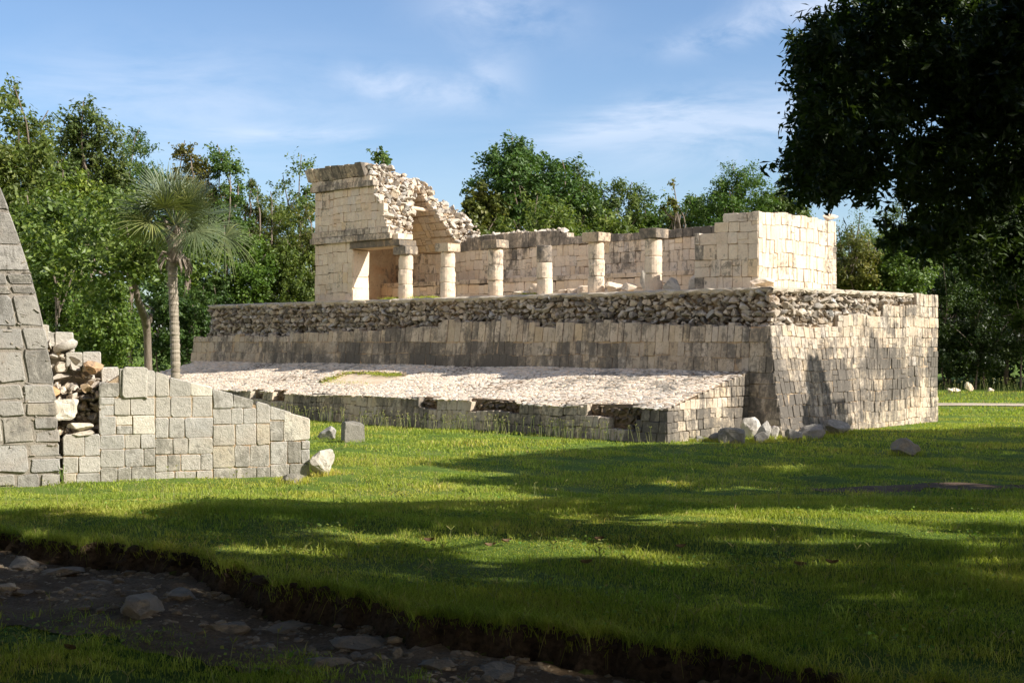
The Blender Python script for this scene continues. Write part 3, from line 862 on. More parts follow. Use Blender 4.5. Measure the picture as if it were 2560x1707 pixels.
rock("boulder", gat(738, 1092), .27, .25, .25, "rounded pale boulder at the low end of the sloping wall", ST_GREY, .2, (.98, .95, .9, .05), 17, "boulder", sink=.12)
rock("boulder", gat(672, 1110), .20, .16, .11, "small dark angular rock on the grass before the sloping wall", ST_GREY, .3, (.6, .58, .52, .35), 18, "boulder", tilt=.25)
G2 = "loose stones on the temple floor"
for (t, v, a, c, lab, sd, bx) in [
        (9.55, .35, .42, .10, "pale flat stone on the terrace left of the uncapped column", 21, False),
        (9.0, .5, .24, .2, "rounded grey stone next to the uncapped column", 22, False),
        (7.75, .5, .16, .09, "small square stone right of the uncapped column", 23, True),
        (7.35, .5, .2, .1, "squared low stone midway between two columns", 24, True),
        (6.85, .5, .26, .15, "stone block just left of the column with the pale capital", 25, True),
        (5.55, .45, .36, .18, "pale flat slab right of the column with the pale capital", 26, False),
        (5.0, .45, .34, .16, "wide whitish stone midway between the last two capped columns", 27, False),
        (4.55, .7, .16, .34, "upright thin stone left of the column with the darkest capital", 28, False),
        (3.3, .4, .30, .24, "tilted pale stone right of the column with the darkest capital", 29, False),
        (2.85, .8, .16, .26, "dark upright stone between the last column and the end wall", 30, False),
        (2.5, .8, .2, .3, "pointed dark stone nearest the end wall front", 31, False)]:
    p = PB(t, v, 4.13)
    rock("loose_stone", p, a, .2, c, lab, ST_CREAM if sd < 28 else ST_GREY, rng.uniform(-.6, .0), (1, .98, .95, .1), sd, "stone", G2, sink=.1, boxy=bx, tilt=(.4 if sd == 29 else 0))
rock("loose_stone", P(1.25, 1.1, 4.13), .42, .25, .14, "long white stone lying on the front corner of the terrace", ST_CREAM, .1, (1.2, 1.18, 1.15, 0), 33, "stone", sink=.1)
G3 = "white stones in the grass beyond the platform"
for i, (px, w, lab) in enumerate([(2184, .18, "white stone nearest the platform in the far sunlit grass"), (2202, .3, "flat white stone second from the platform in the far grass"),
        (2243, .24, "largest pointed white stone in the far sunlit grass"), (2300, .16, "small white stone at the far right of the distant grass")]):
    rock("white_stone", np.array([(px-1176)/3000*66, 66+i*.5, 0]), w, .2, .12 if i != 2 else .26, lab, ST_CREAM, 0, (1.1, 1.1, 1.08, 0), 40+i, "stone", G3, sink=.1)

# ------------------------------------------------------------------ left hand walls
A0 = np.array([-8.2, 24.0]); an = math.radians(18); AA = np.array([math.cos(an), math.sin(an)]); AN = np.array([math.sin(an), -math.cos(an)])
def PL(s, h, d):
    s, h, d = np.broadcast_arrays(np.asarray(s, float), np.asarray(h, float), np.asarray(d, float))
    return np.stack([A0[0]+s*AA[0]+d*AN[0], A0[1]+s*AA[1]+d*AN[1], h], -1)
lw = empty("sloping_wall", PL(2, 0, -.5), "low grey block wall in the sun, its top sloping down to the right", "wall")
LT_S = [.0, .59, .6, .98, .99, 1.5, 2.01, 2.49, 3.55, 4.49]; LT_Z = [.88, .88, 1.83, 1.85, 2.10, 2.06, 1.89, 1.77, 1.43, 1.10]
ltop = lambda s: float(np.interp(s, LT_S, LT_Z))
mb = MB()
x0 = -.05
strips_ = []
while x0 < 4.4:
    x1 = x0+rng.uniform(.7, 1.25)
    if x0 < .6 and x1 > .4: x1 = .60
    if x1 > 4.1: x1 = 4.49
    strips_.append((x0, x1)); x0 = x1
for (xa, xb) in strips_:
    e = [-.12]
    while e[-1] < 2.1: e.append(e[-1]+rng.uniform(.26, .44))
    for i in range(len(e)-1):
        s = xa
        while s < xb-.02:
            w = rng.uniform(.22, .44)
            if s+w > xb-.16: w = xb-s
            c = s+w/2; tp = ltop(c)
            h0 = e[i]; h1 = min(e[i+1], tp)
            if tp-h1 < .15: h1 = tp
            if tp-h0 < .15 and h0 > 0: s += w; continue
            sl1 = (ltop(c+w/2-.02)-ltop(c-w/2+.02))/w if (h1 == tp and c > 1.6) else 0
            Fk = (lambda c_, sl__, h0_, h1_: (lambda s_, h_, d_: PL(s_, h_ + sl__*(np.asarray(s_)-c_)*np.clip((np.asarray(h_)-h0_)/(h1_-h0_), 0, 1), d_)))(c, sl1, h0, h1)
            parts_ = [(h0, h1)]
            if h1-h0 > .34 and rng.random() < .2: mm = h0+(h1-h0)*rng.uniform(.3, .7); parts_ = [(h0, mm), (mm, h1)]
            for (p_, q_) in parts_:
                tn_ = rtint(.82, 1.06, .03, .12, .2, orange=.02)
                if rng.random() < .04: tn_ = (1.3, 1.28, 1.22, 0)
                block(mb, Fk, c, (p_+q_)/2, w/2-.005, (q_-p_)/2-.005, .008+rng.normal(0, .005), .22, tn_, .004, .034)
            s += w
block(mb, PL, 1.22, 1.83, .22, .29, .05, .3, (1.05, 1.04, 1.02, 0))
mb.build("block_face", ST_GREY, lw)
mb = MB()
xs_ = np.array([-.05, .58, .60, 1.0, 1.5, 2.0, 2.5, 3.5, 4.40])
for a, b in zip(xs_[:-1], xs_[1:]):
    za, zb = ltop(a+.01)-.09, ltop(b-.01)-.09
    s = np.array([a, b, b, a, a, b, b, a]); d = np.array([-.010, -.010, -.5, -.5]*2); h = np.array([-.2]*4 + [za, zb, zb, za])
    mb.add(PL(s, h, d), BOXF[:, ::-1])
mb.build("wall_body", ST_MORTAR, lw)
mb = MB()   # squared return of the taller part
veneer(mb, lambda s, h, d: PL(.60-np.asarray(d), h, -np.asarray(s)), rows_even(.88, 1.82, .45, 0.0, .9), (.4, .5), lambda s, h: .2, lo=.7, hi=.95)
mb.build("return_face", ST_GREY, lw)

ru = empty("rubble_mound", PL(.2, 0, -1.2), "stepped heap of broken masonry between the big leaning wall and the sloping wall", "rubble")
steps = [(-3.2, -.53, 3.22), (-.53, -.33, 2.92), (-.33, .12, 2.78), (.12, .62, 2.40), (.62, .95, 2.10), (.95, 1.5, 1.98)]
mb = MB()
for (a, b, z) in steps:
    s = np.array([a, b, b, a]*2); d = np.array([-.95, -.95, -3.2, -3.2]*2); h = np.array([-.2]*4+[z-.12]*4)
    mb.add(PL(s, h, d), BOXF[:, ::-1])
s = np.array([-1.2, .62, .62, -1.2]*2); d = np.array([-.35, -.35, -1, -1]*2); h = np.array([-.2]*4+[.78]*4)
mb.add(PL(s, h, d), BOXF[:, ::-1])
mb.build("mound_core", ST_MORTG, ru)
mb = MB()
def RTm(s, h):
    v = rng.uniform(.85, 1.3); w = rng.normal(.0, .03) + (.10 if rng.random() < .06 else 0)
    return (v*(1+w), v, v*(1-w*1.4), max(0, rng.normal(.0, .2)))
def st_top(s): 
    for (a, b, z) in steps:
        if a <= s < b: return z
    return 0
rubble(mb, lambda s, h, d: PL(s, h, np.asarray(d)-.9+.30*np.clip(1.9-np.asarray(h), 0, 2)), -1.3, 1.5, .85, 3.1, .27, RTm, depth=.16, keep=lambda s, h: h < st_top(s)-.08)
rubble(mb, lambda s, h, d: PL(s, h, np.asarray(d)-.62), -.2, .62, .85, 1.8, .24, RTm, depth=.14)
mb.build("rubble_fill", ST_RUBBLE, ru)
mb = MB()
for (a, b, z) in steps[:5]:
    a = max(a, -1.6); s = a
    block(mb, PL, b-.16, z-.15, .16, .15, -.78, 1.4, rtint(.95, 1.15, .03, .05))
    if b-a > .4: block(mb, PL, b-.48, z-.14, .15, .13, -.80, 1.2, rtint(.8, 1.1, .03, .1))
mb.build("step_blocks", ST_GREY, ru)
for i, (s_, h_, d_, a, c, lab, tn, sd) in enumerate([
        (-.02, 1.22, -.30, .24, .17, "large white squared stone lodged in the rubble above the low blocks", (1.3, 1.28, 1.22, 0), 51),
        (.24, .98, -.12, .26, .07, "flat pale slab on top of the little stack in the rubble gap", (1.15, 1.1, 1.0, 0), 52),
        (.30, .86, -.10, .24, .06, "flat pale slab at the bottom of the little stack in the rubble gap", (1.05, 1, .92, 0), 53),
        (.5, 2.0, -.62, .20, .13, "reddish brown stone on the upper rubble heap", (1.0, .74, .52, 0), 54),
        (-.25, 1.55, -.45, .17, .12, "orange stained stone against the big grey wall edge", (1.15, .8, .5, 0), 55)]):
    p = PL(s_, h_, d_)
    rock("rubble_stone", p, a, .2, c, lab, ST_RUBBLE if i > 2 else ST_GREY, an, tn, sd, "stone", None, sink=.3, boxy=(i == 0))

bt_ = empty("battered_wall", PL(-2, 0, 0), "tall leaning wall of big rough grey blocks at the left edge", "wall")
lean = lambda h: .036*h*h + .03
def F_T(s, h, d):
    s, h, d = np.broadcast_arrays(np.asarray(s, float), np.asarray(h, float), np.asarray(d, float))
    return PL(s-.04-lean(np.maximum(h, 0)), h, d+.15-.06*h)
mb = MB()
h = -.2
while h < 7.4:
    rh = rng.uniform(.38, .62); s = 0
    first = True
    while s > -5:
        w = rng.uniform(.36, .58) if first else rng.uniform(.34, .68)
        first = False
        if rng.random() < .22:
            f = rng.uniform(.4, .6)
            for (a, b) in ((h, h+rh*f), (h+rh*f, h+rh)):
                block(mb, F_T, s-w/2, (a+b)/2, w/2-.026, (b-a)/2-.024, .034+rng.normal(0, .008), .2, rtint(.8, 1.12, .03, .1, .15, .02), .008, .06)
        else:
            block(mb, F_T, s-w/2, h+rh/2, w/2-.028, rh/2-.028, .036+rng.normal(0, .008), .2, rtint(.8, 1.12, .03, .1, .15, .02), .008, .06)
        s -= w
    h += rh
mb.build("big_blocks", ST_GREYBIG, bt_)
mb = MB()
for h in np.arange(-.2, 7.4, .2):
    boxF(mb, F_T, -5, -.05, h, h+.2, -1.2, .010)
for k in range(420):   # chinking stones in the joints
    rock_F(mb, F_T, -rng.uniform(.05, 4), rng.uniform(0, 7), .01, rng.uniform(.03, .09), rng.uniform(.02, .04), .04, rtint(.9, 1.2))
mb.build("mortar_body", ST_MORTG, bt_)

# low far wall behind the palm
fw = empty("low_wall", P(31, -2, 0), "low pale ruined wall far behind the palm trunk", "wall")
mb = MB()
veneer(mb, lambda s, h, d: P(s, -1.5-np.asarray(d)-.1*(s-29), h), rows_even(0, .8, .4, 29, 38), (.3, .6), lambda s, h: .2)
mb.build("wall_blocks", ST_WALL, fw)
mb = MB(); boxF(mb, lambda s, h, d: P(s, -1.5-np.asarray(d)-.1*(s-29), h), 29, 38, -.1, .76, -.8, -.02, n=4); mb.build("wall_body", ST_MORTAR, fw)

# ------------------------------------------------------------------ foliage
def leaves(mb, C, size, tint, asp=.5, flat=.35, up=None):
    """leaf shaped quads (diamonds) at the points C"""
    n = len(C)
    nrm = rng.normal(size=(n, 3))
    if up is not None: nrm = nrm*.75 + up
    nrm /= np.linalg.norm(nrm, axis=1)[:, None]
    a = np.cross(nrm, rng.normal(size=(n, 3))); a /= np.linalg.norm(a, axis=1)[:, None]
    b = np.cross(nrm, a)
    l = (size*rng.uniform(.65, 1.25, n))[:, None] if np.isscalar(size) else size[:, None]
    w = l*asp*.5; l = l*.5
    V = np.stack([C-a*l, C+b*w-a*l*.1+nrm*l*flat*.3, C+a*l, C-b*w-a*l*.1+nrm*l*flat*.3], 1).reshape(-1, 3)
    F = np.arange(4*n).reshape(-1, 4)
    mb.add(V, F, np.repeat(tint, 4, 0))
def crown_leaves(mb, cl, rad, per, size, base, var=.25, asp=.5, twigs=9, squash=.8):
    """clumps cl (n,3) of leafy twigs"""
    for c, r in zip(cl, rad):
        d = rng.normal(size=(twigs, 3)); d[:, 2] *= squash; d[:, 2] += .25
        d /= np.linalg.norm(d, axis=1)[:, None]
        k = rng.integers(0, twigs, per)
        u = rng.random(per)**.55
        p = c + d[k]*(r*u*rng.uniform(.75, 1.2, twigs)[k])[:, None] + rng.normal(0, r*.13, (per, 3))
        tv = rng.normal(0, .10)
        t = np.empty((per, 4)); v = rng.uniform(1-var, 1+var, per)
        t[:, 0] = base[0]*v; t[:, 1] = base[1]*v; t[:, 2] = base[2]*v; t[:, 3] = np.clip(.5+tv+rng.normal(0, .22, per), 0, 1)
        out = (p-c)/(r+1e-6)*.6 + np.array([.15, -.1, .7])
        leaves(mb, p, size, t, asp, up=out)
def limb(mb, p0, p1, r0, r1, wob=.06, n=7):
    u = np.linspace(0, 1, n)[:, None]
    L_ = np.linalg.norm(p1-p0)
    pts = p0 + (p1-p0)*u + np.sin(u*math.pi)*rng.normal(0, wob*L_, 3)
    pts[1:-1] += rng.normal(0, wob*L_*.2, (n-2, 3))
    tube(mb, pts, np.linspace(r0, r1, n), seg=7)
def tree(name, x, y, ztop_, w, zlow, label, cat="tree", n=26, per=330, size=.19, base=(1, 1, 1), group=None, mat=LF_FOREST, seed=0, trunk_r=.16, crad=(.55, 1.05), asp=.5, depth=None, shape='dome'):
    g = float(gz_(x, y)) if y < 60 else 0.0
    if size == .19: size = [.15, .19, .24, .17, .21][int(abs(x)*7) % 5]; asp = [.45, .6, .4, .7, .35][int(abs(x)*13) % 5]; per = int(per*(.19/size)**1.3)
    e_ = empty(name, (x, y, g), label, cat, group)
    H = ztop_-zlow; cz = zlow+H*.5; rx = w/2; ry = (depth or w*.9)/2; rz = H/2
    cl = []; 
    for k in range(n):
        d = rng.normal(size=3); d /= np.linalg.norm(d); q = rng.random()**.36
        p = np.array([x+d[0]*rx*q*.86, y+d[1]*ry*q*.86, cz+d[2]*rz*q*.86])
        if shape == 'dome' and p[2] < cz: p[0] = x+(p[0]-x)*1.12
        cl.append(p)
    cl = np.array(cl)
    cl[0] = (x+rng.normal(0, rx*.1), y, ztop_-rz*.18)
    rad = rng.uniform(*crad, n)*min(1, w/5+.35)
    m = MB(); tops = cl[np.argsort(-cl[:, 2])[:n//2]]
    tp = np.array([x+rng.normal(0, .3), y, zlow+H*.45])
    limb(m, np.array([x, y, g-.1]), tp, trunk_r, trunk_r*.5, .03, 9)
    for k in range(min(16, n)):
        c = cl[k]; st0 = np.array([x, y, g])+(tp-np.array([x, y, g]))*rng.uniform(.55, 1)
        limb(m, st0, c+(0, 0, rad[k]*.7), trunk_r*.45, .02, .08, 6)
    m.build("trunk", BK, e_, smooth=True)
    m = MB(); crown_leaves(m, cl, rad, per, size, base, asp=asp)
    m.build("crown", mat, e_)
    return e_
GT = "trees of the forest edge behind the ruins"
def TP(px, ptop, wpx, D, plow, label, **k):
    return tree("forest_tree", (px-1176)/3000*D, D, CAMZ+(785-ptop)*D/3000, wpx*D/3000, CAMZ+(785-plow)*D/3000, label, group=GT, seed=px, **k)
TP(20, 185, 270, 46, 640, "tallest olive green tree at the far left edge of the forest", n=60, base=(1.15, 1.05, .9))
TP(195, 228, 190, 50, 620, "tall tree left of the palm, second highest on the left skyline", n=44, base=(1, .95, 1))
TP(110, 260, 190, 54, 600, "olive tree behind and between the two tallest trees on the left", n=38, base=(1.2, 1.05, .8))
TP(302, 290, 160, 62, 620, "dark green tree on the skyline just left of the palm top", n=36, base=(.75, .9, .8))
TP(425, 318, 130, 65, 620, "brownish grey leaved tree directly behind the palm top", n=26, base=(1.3, .85, .9))
TP(505, 335, 130, 66, 640, "green tree just right of the palm top on the skyline", n=28, base=(.85, 1, .8))
TP(572, 405, 90, 68, 640, "small grey green tree between the palm and the gap of sky", n=16, base=(1.1, .95, 1))
TP(690, 358, 130, 72, 620, "airy light tree left of the temple with sky showing through", n=22, per=150, base=(1.1, 1.1, 1))
TP(625, 440, 170, 69, 690, "olive bushy tree left of the temple, below the airy tree", n=40, base=(1.3, 1.15, .85))
TP(700, 470, 120, 68, 720, "rusty tinged tree tight against the left side of the temple", n=26, base=(1.25, 1.0, .9))
TP(866, 338, 72, 72, 520, "little tree crown showing above the broken temple roof", n=12, per=170, base=(.9, 1, .9), crad=(.4, .8))
TP(1195, 322, 265, 66, 560, "largest round dark tree rising behind the roofless wall", n=95, base=(.7, .9, .85))
TP(1110, 440, 120, 64, 600, "reddish brown tinged tree left of the largest round tree", n=24, base=(1.2, .95, .9))
TP(1320, 388, 170, 68, 580, "dark tree at the right shoulder of the largest round tree", n=34, base=(.8, .9, .9))
TP(1415, 420, 165, 70, 590, "grey green tree behind the capped columns", n=28, base=(1.0, 1.0, 1.0))
TP(1230, 470, 230, 60, 620, "broad olive tree low in front of the largest round tree", n=46, base=(1.2, 1.15, .85))
TP(1485, 455, 150, 72, 600, "low green tree behind the column with the darkest capital", n=24, base=(.85, 1, .85))
TP(1545, 412, 60, 66, 560, "thin wispy sapling with sparse yellowish leaves on the skyline", n=9, per=60, base=(1.8, 1.3, 1.2), crad=(.3, .6))
TP(1590, 450, 140, 68, 620, "small tree just left of the tree above the end wall", n=20, base=(1, 1, .9))
TP(1400, 520, 230, 62, 620, "low olive thicket tree right behind the back wall", n=40, base=(1.15, 1.1, .85))
TP(1690, 388, 205, 63, 600, "rounded green tree rising behind the bright end wall", n=46, base=(.85, 1.05, .8))
TP(1790, 405, 140, 66, 600, "grey green tree partly hidden by the dark overhanging boughs", n=32, base=(1, 1, 1))
TP(1975, 505, 150, 62, 660, "sparse twiggy tree right of the end wall with sky between its limbs", n=20, per=160, base=(1, 1, .9))
TP(2060, 470, 170, 72, 660, "light green tree showing below the dark boughs", n=34, base=(1.2, 1.15, 1))
TP(2180, 430, 200, 82, 700, "tall green tree behind the dark boughs on the right", n=42, base=(.9, 1, .9))
TP(2310, 400, 210, 80, 700, "tall tree at the right edge behind the dark boughs", n=44, base=(1.1, 1.1, .9))
GS = "bushes at the foot of the forest"
def BP(px, ptop, wpx, D, pbot, label, **k):
    kw = dict(n=26, per=330, size=.17, trunk_r=.06); kw.update(k)
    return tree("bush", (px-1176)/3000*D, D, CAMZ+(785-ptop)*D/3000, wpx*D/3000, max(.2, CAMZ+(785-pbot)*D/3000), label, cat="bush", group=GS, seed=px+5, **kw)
BP(150, 410, 170, 41, 640, "bright yellowish green bush crown left of the palm, highest of the bushes", n=34, base=(1.5, 1.4, .8))
BP(60, 450, 180, 44, 850, "green bush beside the leaning wall at the left edge", n=44, base=(1.1, 1.1, .8))
BP(160, 620, 150, 42, 860, "feathery green bush behind the rubble heap", n=36, base=(1.1, 1.2, .8), size=.13)
BP(255, 640, 150, 40, 860, "feathery light green bush left of the crooked tree trunk", n=38, base=(1.25, 1.3, .9), size=.13)
BP(480, 640, 150, 65, 830, "dark bush right behind the palm trunk", n=34, base=(.6, .75, .7))
BP(440, 700, 110, 61, 860, "low dark bush between the palm trunk and the end of the platform", n=26, base=(.65, .8, .7))
BP(375, 620, 130, 62, 860, "dark bush between the palm trunk and the crooked trunk", n=36, base=(.6, .75, .7))
BP(560, 540, 170, 66, 720, "glossy green bush over the left end of the platform", n=42, base=(1.0, 1.2, .7))
BP(660, 560, 170, 67, 730, "leafy bush left of the temple pier with reddish patches", n=42, base=(1.1, 1.05, .8))
BP(470, 570, 150, 66, 830, "bush of shiny leaves just right of the palm crown boots", n=36, base=(1, 1.15, .8))
BP(1960, 545, 130, 58, 700, "reddish green bush right of the bright end wall", n=34, base=(1.35, 1.0, .85))
BP(2060, 560, 150, 58, 720, "mid green bush over the far end of the platform", n=38, base=(1.0, 1.1, .8))
BP(2175, 570, 150, 72, 893, "dark bush behind the far corner of the platform", n=44, base=(.4, .48, .4))  # right-edge bushes from here on: leaf colour darkened to stand in for shade
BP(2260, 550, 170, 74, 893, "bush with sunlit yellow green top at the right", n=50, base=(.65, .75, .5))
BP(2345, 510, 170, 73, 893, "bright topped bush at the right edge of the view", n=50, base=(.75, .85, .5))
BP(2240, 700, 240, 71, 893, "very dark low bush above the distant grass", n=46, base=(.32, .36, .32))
# far wood as one mass
mb = MB()
nf = 1500
cx_ = rng.uniform(-48, 48, nf); cy_ = rng.uniform(76, 92, nf); hz = 5.2 + 1.3*np.sin(cx_*.21)+.8*np.sin(cx_*.53+1)
hz = np.where(np.abs(cx_+10.7) < 2.2, 4.2, hz) + np.where(cx_ < -22, 3, 0) + np.where(cx_ > 18, 2.5, 0)
cx_ = np.where(np.arange(nf) % 6 == 0, rng.uniform(18, 44, nf), cx_)
cz_ = rng.random(nf)**.8*hz
crown_leaves(mb, np.stack([cx_, cy_, cz_], 1), rng.uniform(.8, 1.5, nf), 70, .42, (.75, .85, .75))
tag(mb.build("far_wood", LF_FOREST), "dense dark wood filling the background behind the separate trees", "wood", kind='stuff')

# nearer broad leaved tree with the crooked trunk
def PXp(px, py, D): return np.array([(px-1176)/3000*D, D, CAMZ+(785-py)*D/3000])
D = 34
tr = empty("broadleaf_tree", (*PXp(338, 0, D)[:2], 0), "broad leaved tree with a crooked leaning brown trunk left of the palm", "tree")
m = MB()
tube(m, [PXp(345, 1016, D), PXp(343, 900, D), PXp(340, 840, D), PXp(338, 770, D), PXp(334, 735, D-.3), PXp(318, 695, D-.8), PXp(308, 650, D-1.2), PXp(300, 600, D-1)], [.125, .115, .105, .10, .115, .085, .07, .06], seg=12)
tube(m, [PXp(334, 745, D), PXp(344, 738, D-.1), PXp(347, 722, D-.2)], [.09, .065, .04], seg=8, cap=True)
br = [(230, 560), (180, 500), (290, 520), (370, 560), (440, 600), (140, 580), (330, 500), (250, 620)]
for (bx_, by_) in br:
    limb(m, PXp(303, 640+rng.uniform(-20, 10), D), PXp(bx_, by_, D+rng.uniform(-1.5, 1.5)), .07, .02, .06)
limb(m, PXp(318, 690, D), PXp(355, 715, D-.5), .03, .01)
m.build("trunk", BK, tr, smooth=True)
m = MB(); cl = []
while len(cl) < 120:
    px = rng.uniform(80, 520); py = rng.uniform(455, 720)
    ok = ((px-270)/235)**2 + ((py-575)/135)**2 < 1
    if ok and not (py > 625 and 265 < px < 430): cl.append(PXp(px, py, D+rng.uniform(-2, 2.2)))
for k in range(16): cl.append(PXp(rng.uniform(255, 370), rng.uniform(575, 632), 32.2+rng.uniform(-.4, .6)))
cl = np.array(cl)
crown_leaves(m, cl, rng.uniform(.35, .6, len(cl)), 75, .17, (1, 1, 1), asp=.55, twigs=7)
m.build("crown", LF_BROAD, tr)

# palm
D = 30
pb = PXp(402, 0, D); px0, py0 = pb[0], pb[1]
pal = empty("fan_palm", (px0, py0, 0), "single fan palm with a pale ringed trunk and spiky round crown", "palm tree")
m = MB(); npal = 90; zz = np.linspace(-.1, 4.55, npal)
rad = .108 + .02*np.exp(-zz/.5) + .006*np.sign(np.sin(zz*46)) + rng.normal(0, .003, npal)
xc = px0 + .03*np.sin(zz*.9) - .01*zz
tube(m, np.stack([xc, np.full(npal, py0), zz], 1), rad, seg=16)
m.build("trunk", BK_PALM, pal, smooth=False)
cc = np.array([px0, py0, 5.2])
m = MB()   # old leaf bases
for k in range(26):
    a = rng.uniform(0, 6.28); z = 4.3+.75*rng.random()
    p0 = np.array([px0, py0, z]); dirv = np.array([math.cos(a), math.sin(a), 0])
    if z < 4.6: tube(m, [p0+dirv*.1, p0+dirv*.28+(0, 0, .06), p0+dirv*.38-(0, 0, .14), p0+dirv*.36-(0, 0, .3)], [.05, .04, .03, .008], seg=5)
    else: tube(m, [p0+dirv*.08, p0+dirv*.14+(0, 0, .2), p0+dirv*.26+(0, 0, .4)], [.06, .045, .02], seg=5)
tube(m, [(px0, py0, 4.4), (px0, py0, 5.0), (px0, py0, 5.25)], [.14, .17, .08], seg=10)
m.build("boots", BK_DEAD, pal)
def frond(az, el, plen, R, droop, tn, dead=False):
    m = MB()
    d = np.array([math.cos(az)*math.cos(el), math.sin(az)*math.cos(el), math.sin(el)])
    u = np.linspace(0, 1, 7)
    pts = cc + np.array([0, 0, .05]) + d*plen*u[:, None] + np.array([0, 0, -1])*(droop*.35*plen*u**2)[:, None]
    tube(m, pts, np.linspace(.022, .014, 7), (*tn, .6), seg=5)
    dd = pts[-1]-pts[-2]; dd /= np.linalg.norm(dd)
    side = np.cross(dd, [0, 0, 1]); side /= np.linalg.norm(side); nr = np.cross(side, dd)
    roll = rng.uniform(-1.25, 1.25); side, nr = side*math.cos(roll)+nr*math.sin(roll), nr*math.cos(roll)-side*math.sin(roll)
    ns = 38
    for i in range(ns):
        th = math.radians(-118 + 236*i/(ns-1)) + rng.normal(0, .02)
        v = dd*math.cos(th) + side*math.sin(th) + nr*(.22*abs(math.sin(th)) + rng.normal(0, .06))
        v /= np.linalg.norm(v)
        L_ = R*(1-.18*abs(th)/2.1)*rng.uniform(.88, 1.08)
        wv = np.cross(v, nr); wv /= np.linalg.norm(wv)+1e-9
        q = np.array([0, .35, .7, 1.0]); w_ = np.array([.006, .014, .010, .002])
        c = pts[-1] + v*L_*q[:, None] + np.array([0, 0, -1])*(L_*(.06+droop*.45)*q**2.4)[:, None]
        V = np.concatenate([c+wv*w_[:, None], c-wv*w_[:, None]])
        F = np.array([[0, 1, 5, 4], [1, 2, 6, 5], [2, 3, 7, 6]])
        al = np.clip(.45+rng.normal(0, .2), 0, 1)
        m.add(V, F, (tn[0], tn[1], tn[2], al))
    o = m.build("frond", LF_PALM, pal)
    return o
for k in range(27):
    az = k*2.399+rng.normal(0, .15); f = k/26
    el = math.radians(88-96*f**.85) + rng.normal(0, .1)
    dr = .02+.5*f**2.2 + rng.uniform(0, .08)
    tn = (1, 1, 1) if rng.random() < .8 else (1.5, 1.3, .9)
    frond(az, el, rng.uniform(.55, .85), rng.uniform(.84, 1.05), dr, tn)
frond(math.radians(-12), math.radians(6), 1.25, .8, .9, (1.3, 1.25, 1))
frond(math.radians(-160), math.radians(20), 1.0, .8, .5, (.9, .95, .9))

# ------------------------------------------------------------------ shade trees on the right and overhead
OV = np.array([(1985, -60), (1960, 40), (1905, 55), (1865, 70), (1830, 100), (1818, 135), (1832, 200), (1840, 240), (1806, 272), (1822, 330), (1792, 370), (1797, 415), (1830, 445), (1875, 475), (1905, 498), (1960, 470), (2010, 450), (2080, 470), (2140, 500), (2200, 520), (2250, 560), (2352, 545), (2500, 560), (2500, -60)])
def inpoly(x, y, poly):
    c = False; n = len(poly); j = n-1
    for i in range(n):
        if (poly[i][1] > y) != (poly[j][1] > y) and x < (poly[j][0]-poly[i][0])*(y-poly[i][1])/(poly[j][1]-poly[i][1])+poly[i][0]: c = not c
        j = i
    return c
near = empty("shade_tree", (9.5, 13.5, float(gz_(9.5, 13.5))), "big tree whose dark boughs hang into the top right of the view", "tree", "shade trees")
cl = []
while len(cl) < 430:
    px = rng.uniform(1800, 2500); py = rng.uniform(-60, 560)
    if not all(inpoly(px+a, py+b, OV) for a, b in ((-26, 0), (16, 0), (0, 22), (0, -5), (-18, 16))): continue
    dens = 1.0
    if px > 2050 and py > 250: dens = .55      # looser lower right part, where the wood shows through
    if rng.random() > dens: continue
    cl.append(PXp(px, py, rng.uniform(11.2, 15)))
for k in range(46):      # looser drooping sprays low on the right
    px = rng.uniform(2060, 2480); py = rng.uniform(500, 560+(px-2060)*.28)
    cl.append(PXp(px, py, rng.uniform(11.5, 15)))
cl = np.array(cl)
m = MB(); crown_leaves(m, cl, rng.uniform(.20, .34, len(cl)), 190, .105, (1, 1, 1), asp=.36, twigs=9)
m.build("crown", LF_DARK, near)
m = MB(); b0 = np.array([9.5, 13.5, 0.0])
limb(m, b0, np.array([9.2, 13.6, 6.5]), .32, .2, .02)
for k in range(12):
    c = cl[rng.integers(len(cl))]
    limb(m, np.array([9.2, 13.5, rng.uniform(4.5, 7)]), c, .05, .012, .06, 9)
m.build("trunk", BK, near, smooth=True)

# crowns out of frame: they cast the shade on the lawn.  Clumps sit up the sun's direction from the shaded ground.
SHB = [  # shaded patches of the lawn as (x, y, rx, ry) on the ground plane, metres
]
def shade_px(px, py): return ground_hit(px, py)[:2]
def add_clumps_poly(poly, step, t0, t1, out, keep=1.0, avoid=None):
    """fill a ground polygon with clumps lifted along the sun's direction"""
    poly = np.array(poly); lo = poly.min(0); hi = poly.max(0)
    xs = np.arange(lo[0], hi[0], step); ys = np.arange(lo[1], hi[1], step)
    for x in xs:
        for y in ys:
            xx = x+rng.uniform(-.4, .4)*step; yy = y+rng.uniform(-.4, .4)*step
            if not inpoly(xx, yy, poly): continue
            if avoid is not None and any(((xx-a)/r)**2+((yy-b)/q)**2 < 1 for (a, b, r, q) in avoid): continue
            if rng.random() > keep: continue
            for tries in range(14):      # the boughs stand clear of the view
                t = rng.uniform(t0, t1) + tries*.6
                p = np.array([xx, yy, float(gz_(xx, yy))]) + S3*t/math.cos(SUN_EL)
                if not (p[1] > 0 and p[0]/p[1] < .42 and (p[2]-CAMZ)/p[1] < .30):
                    out.append(p); break
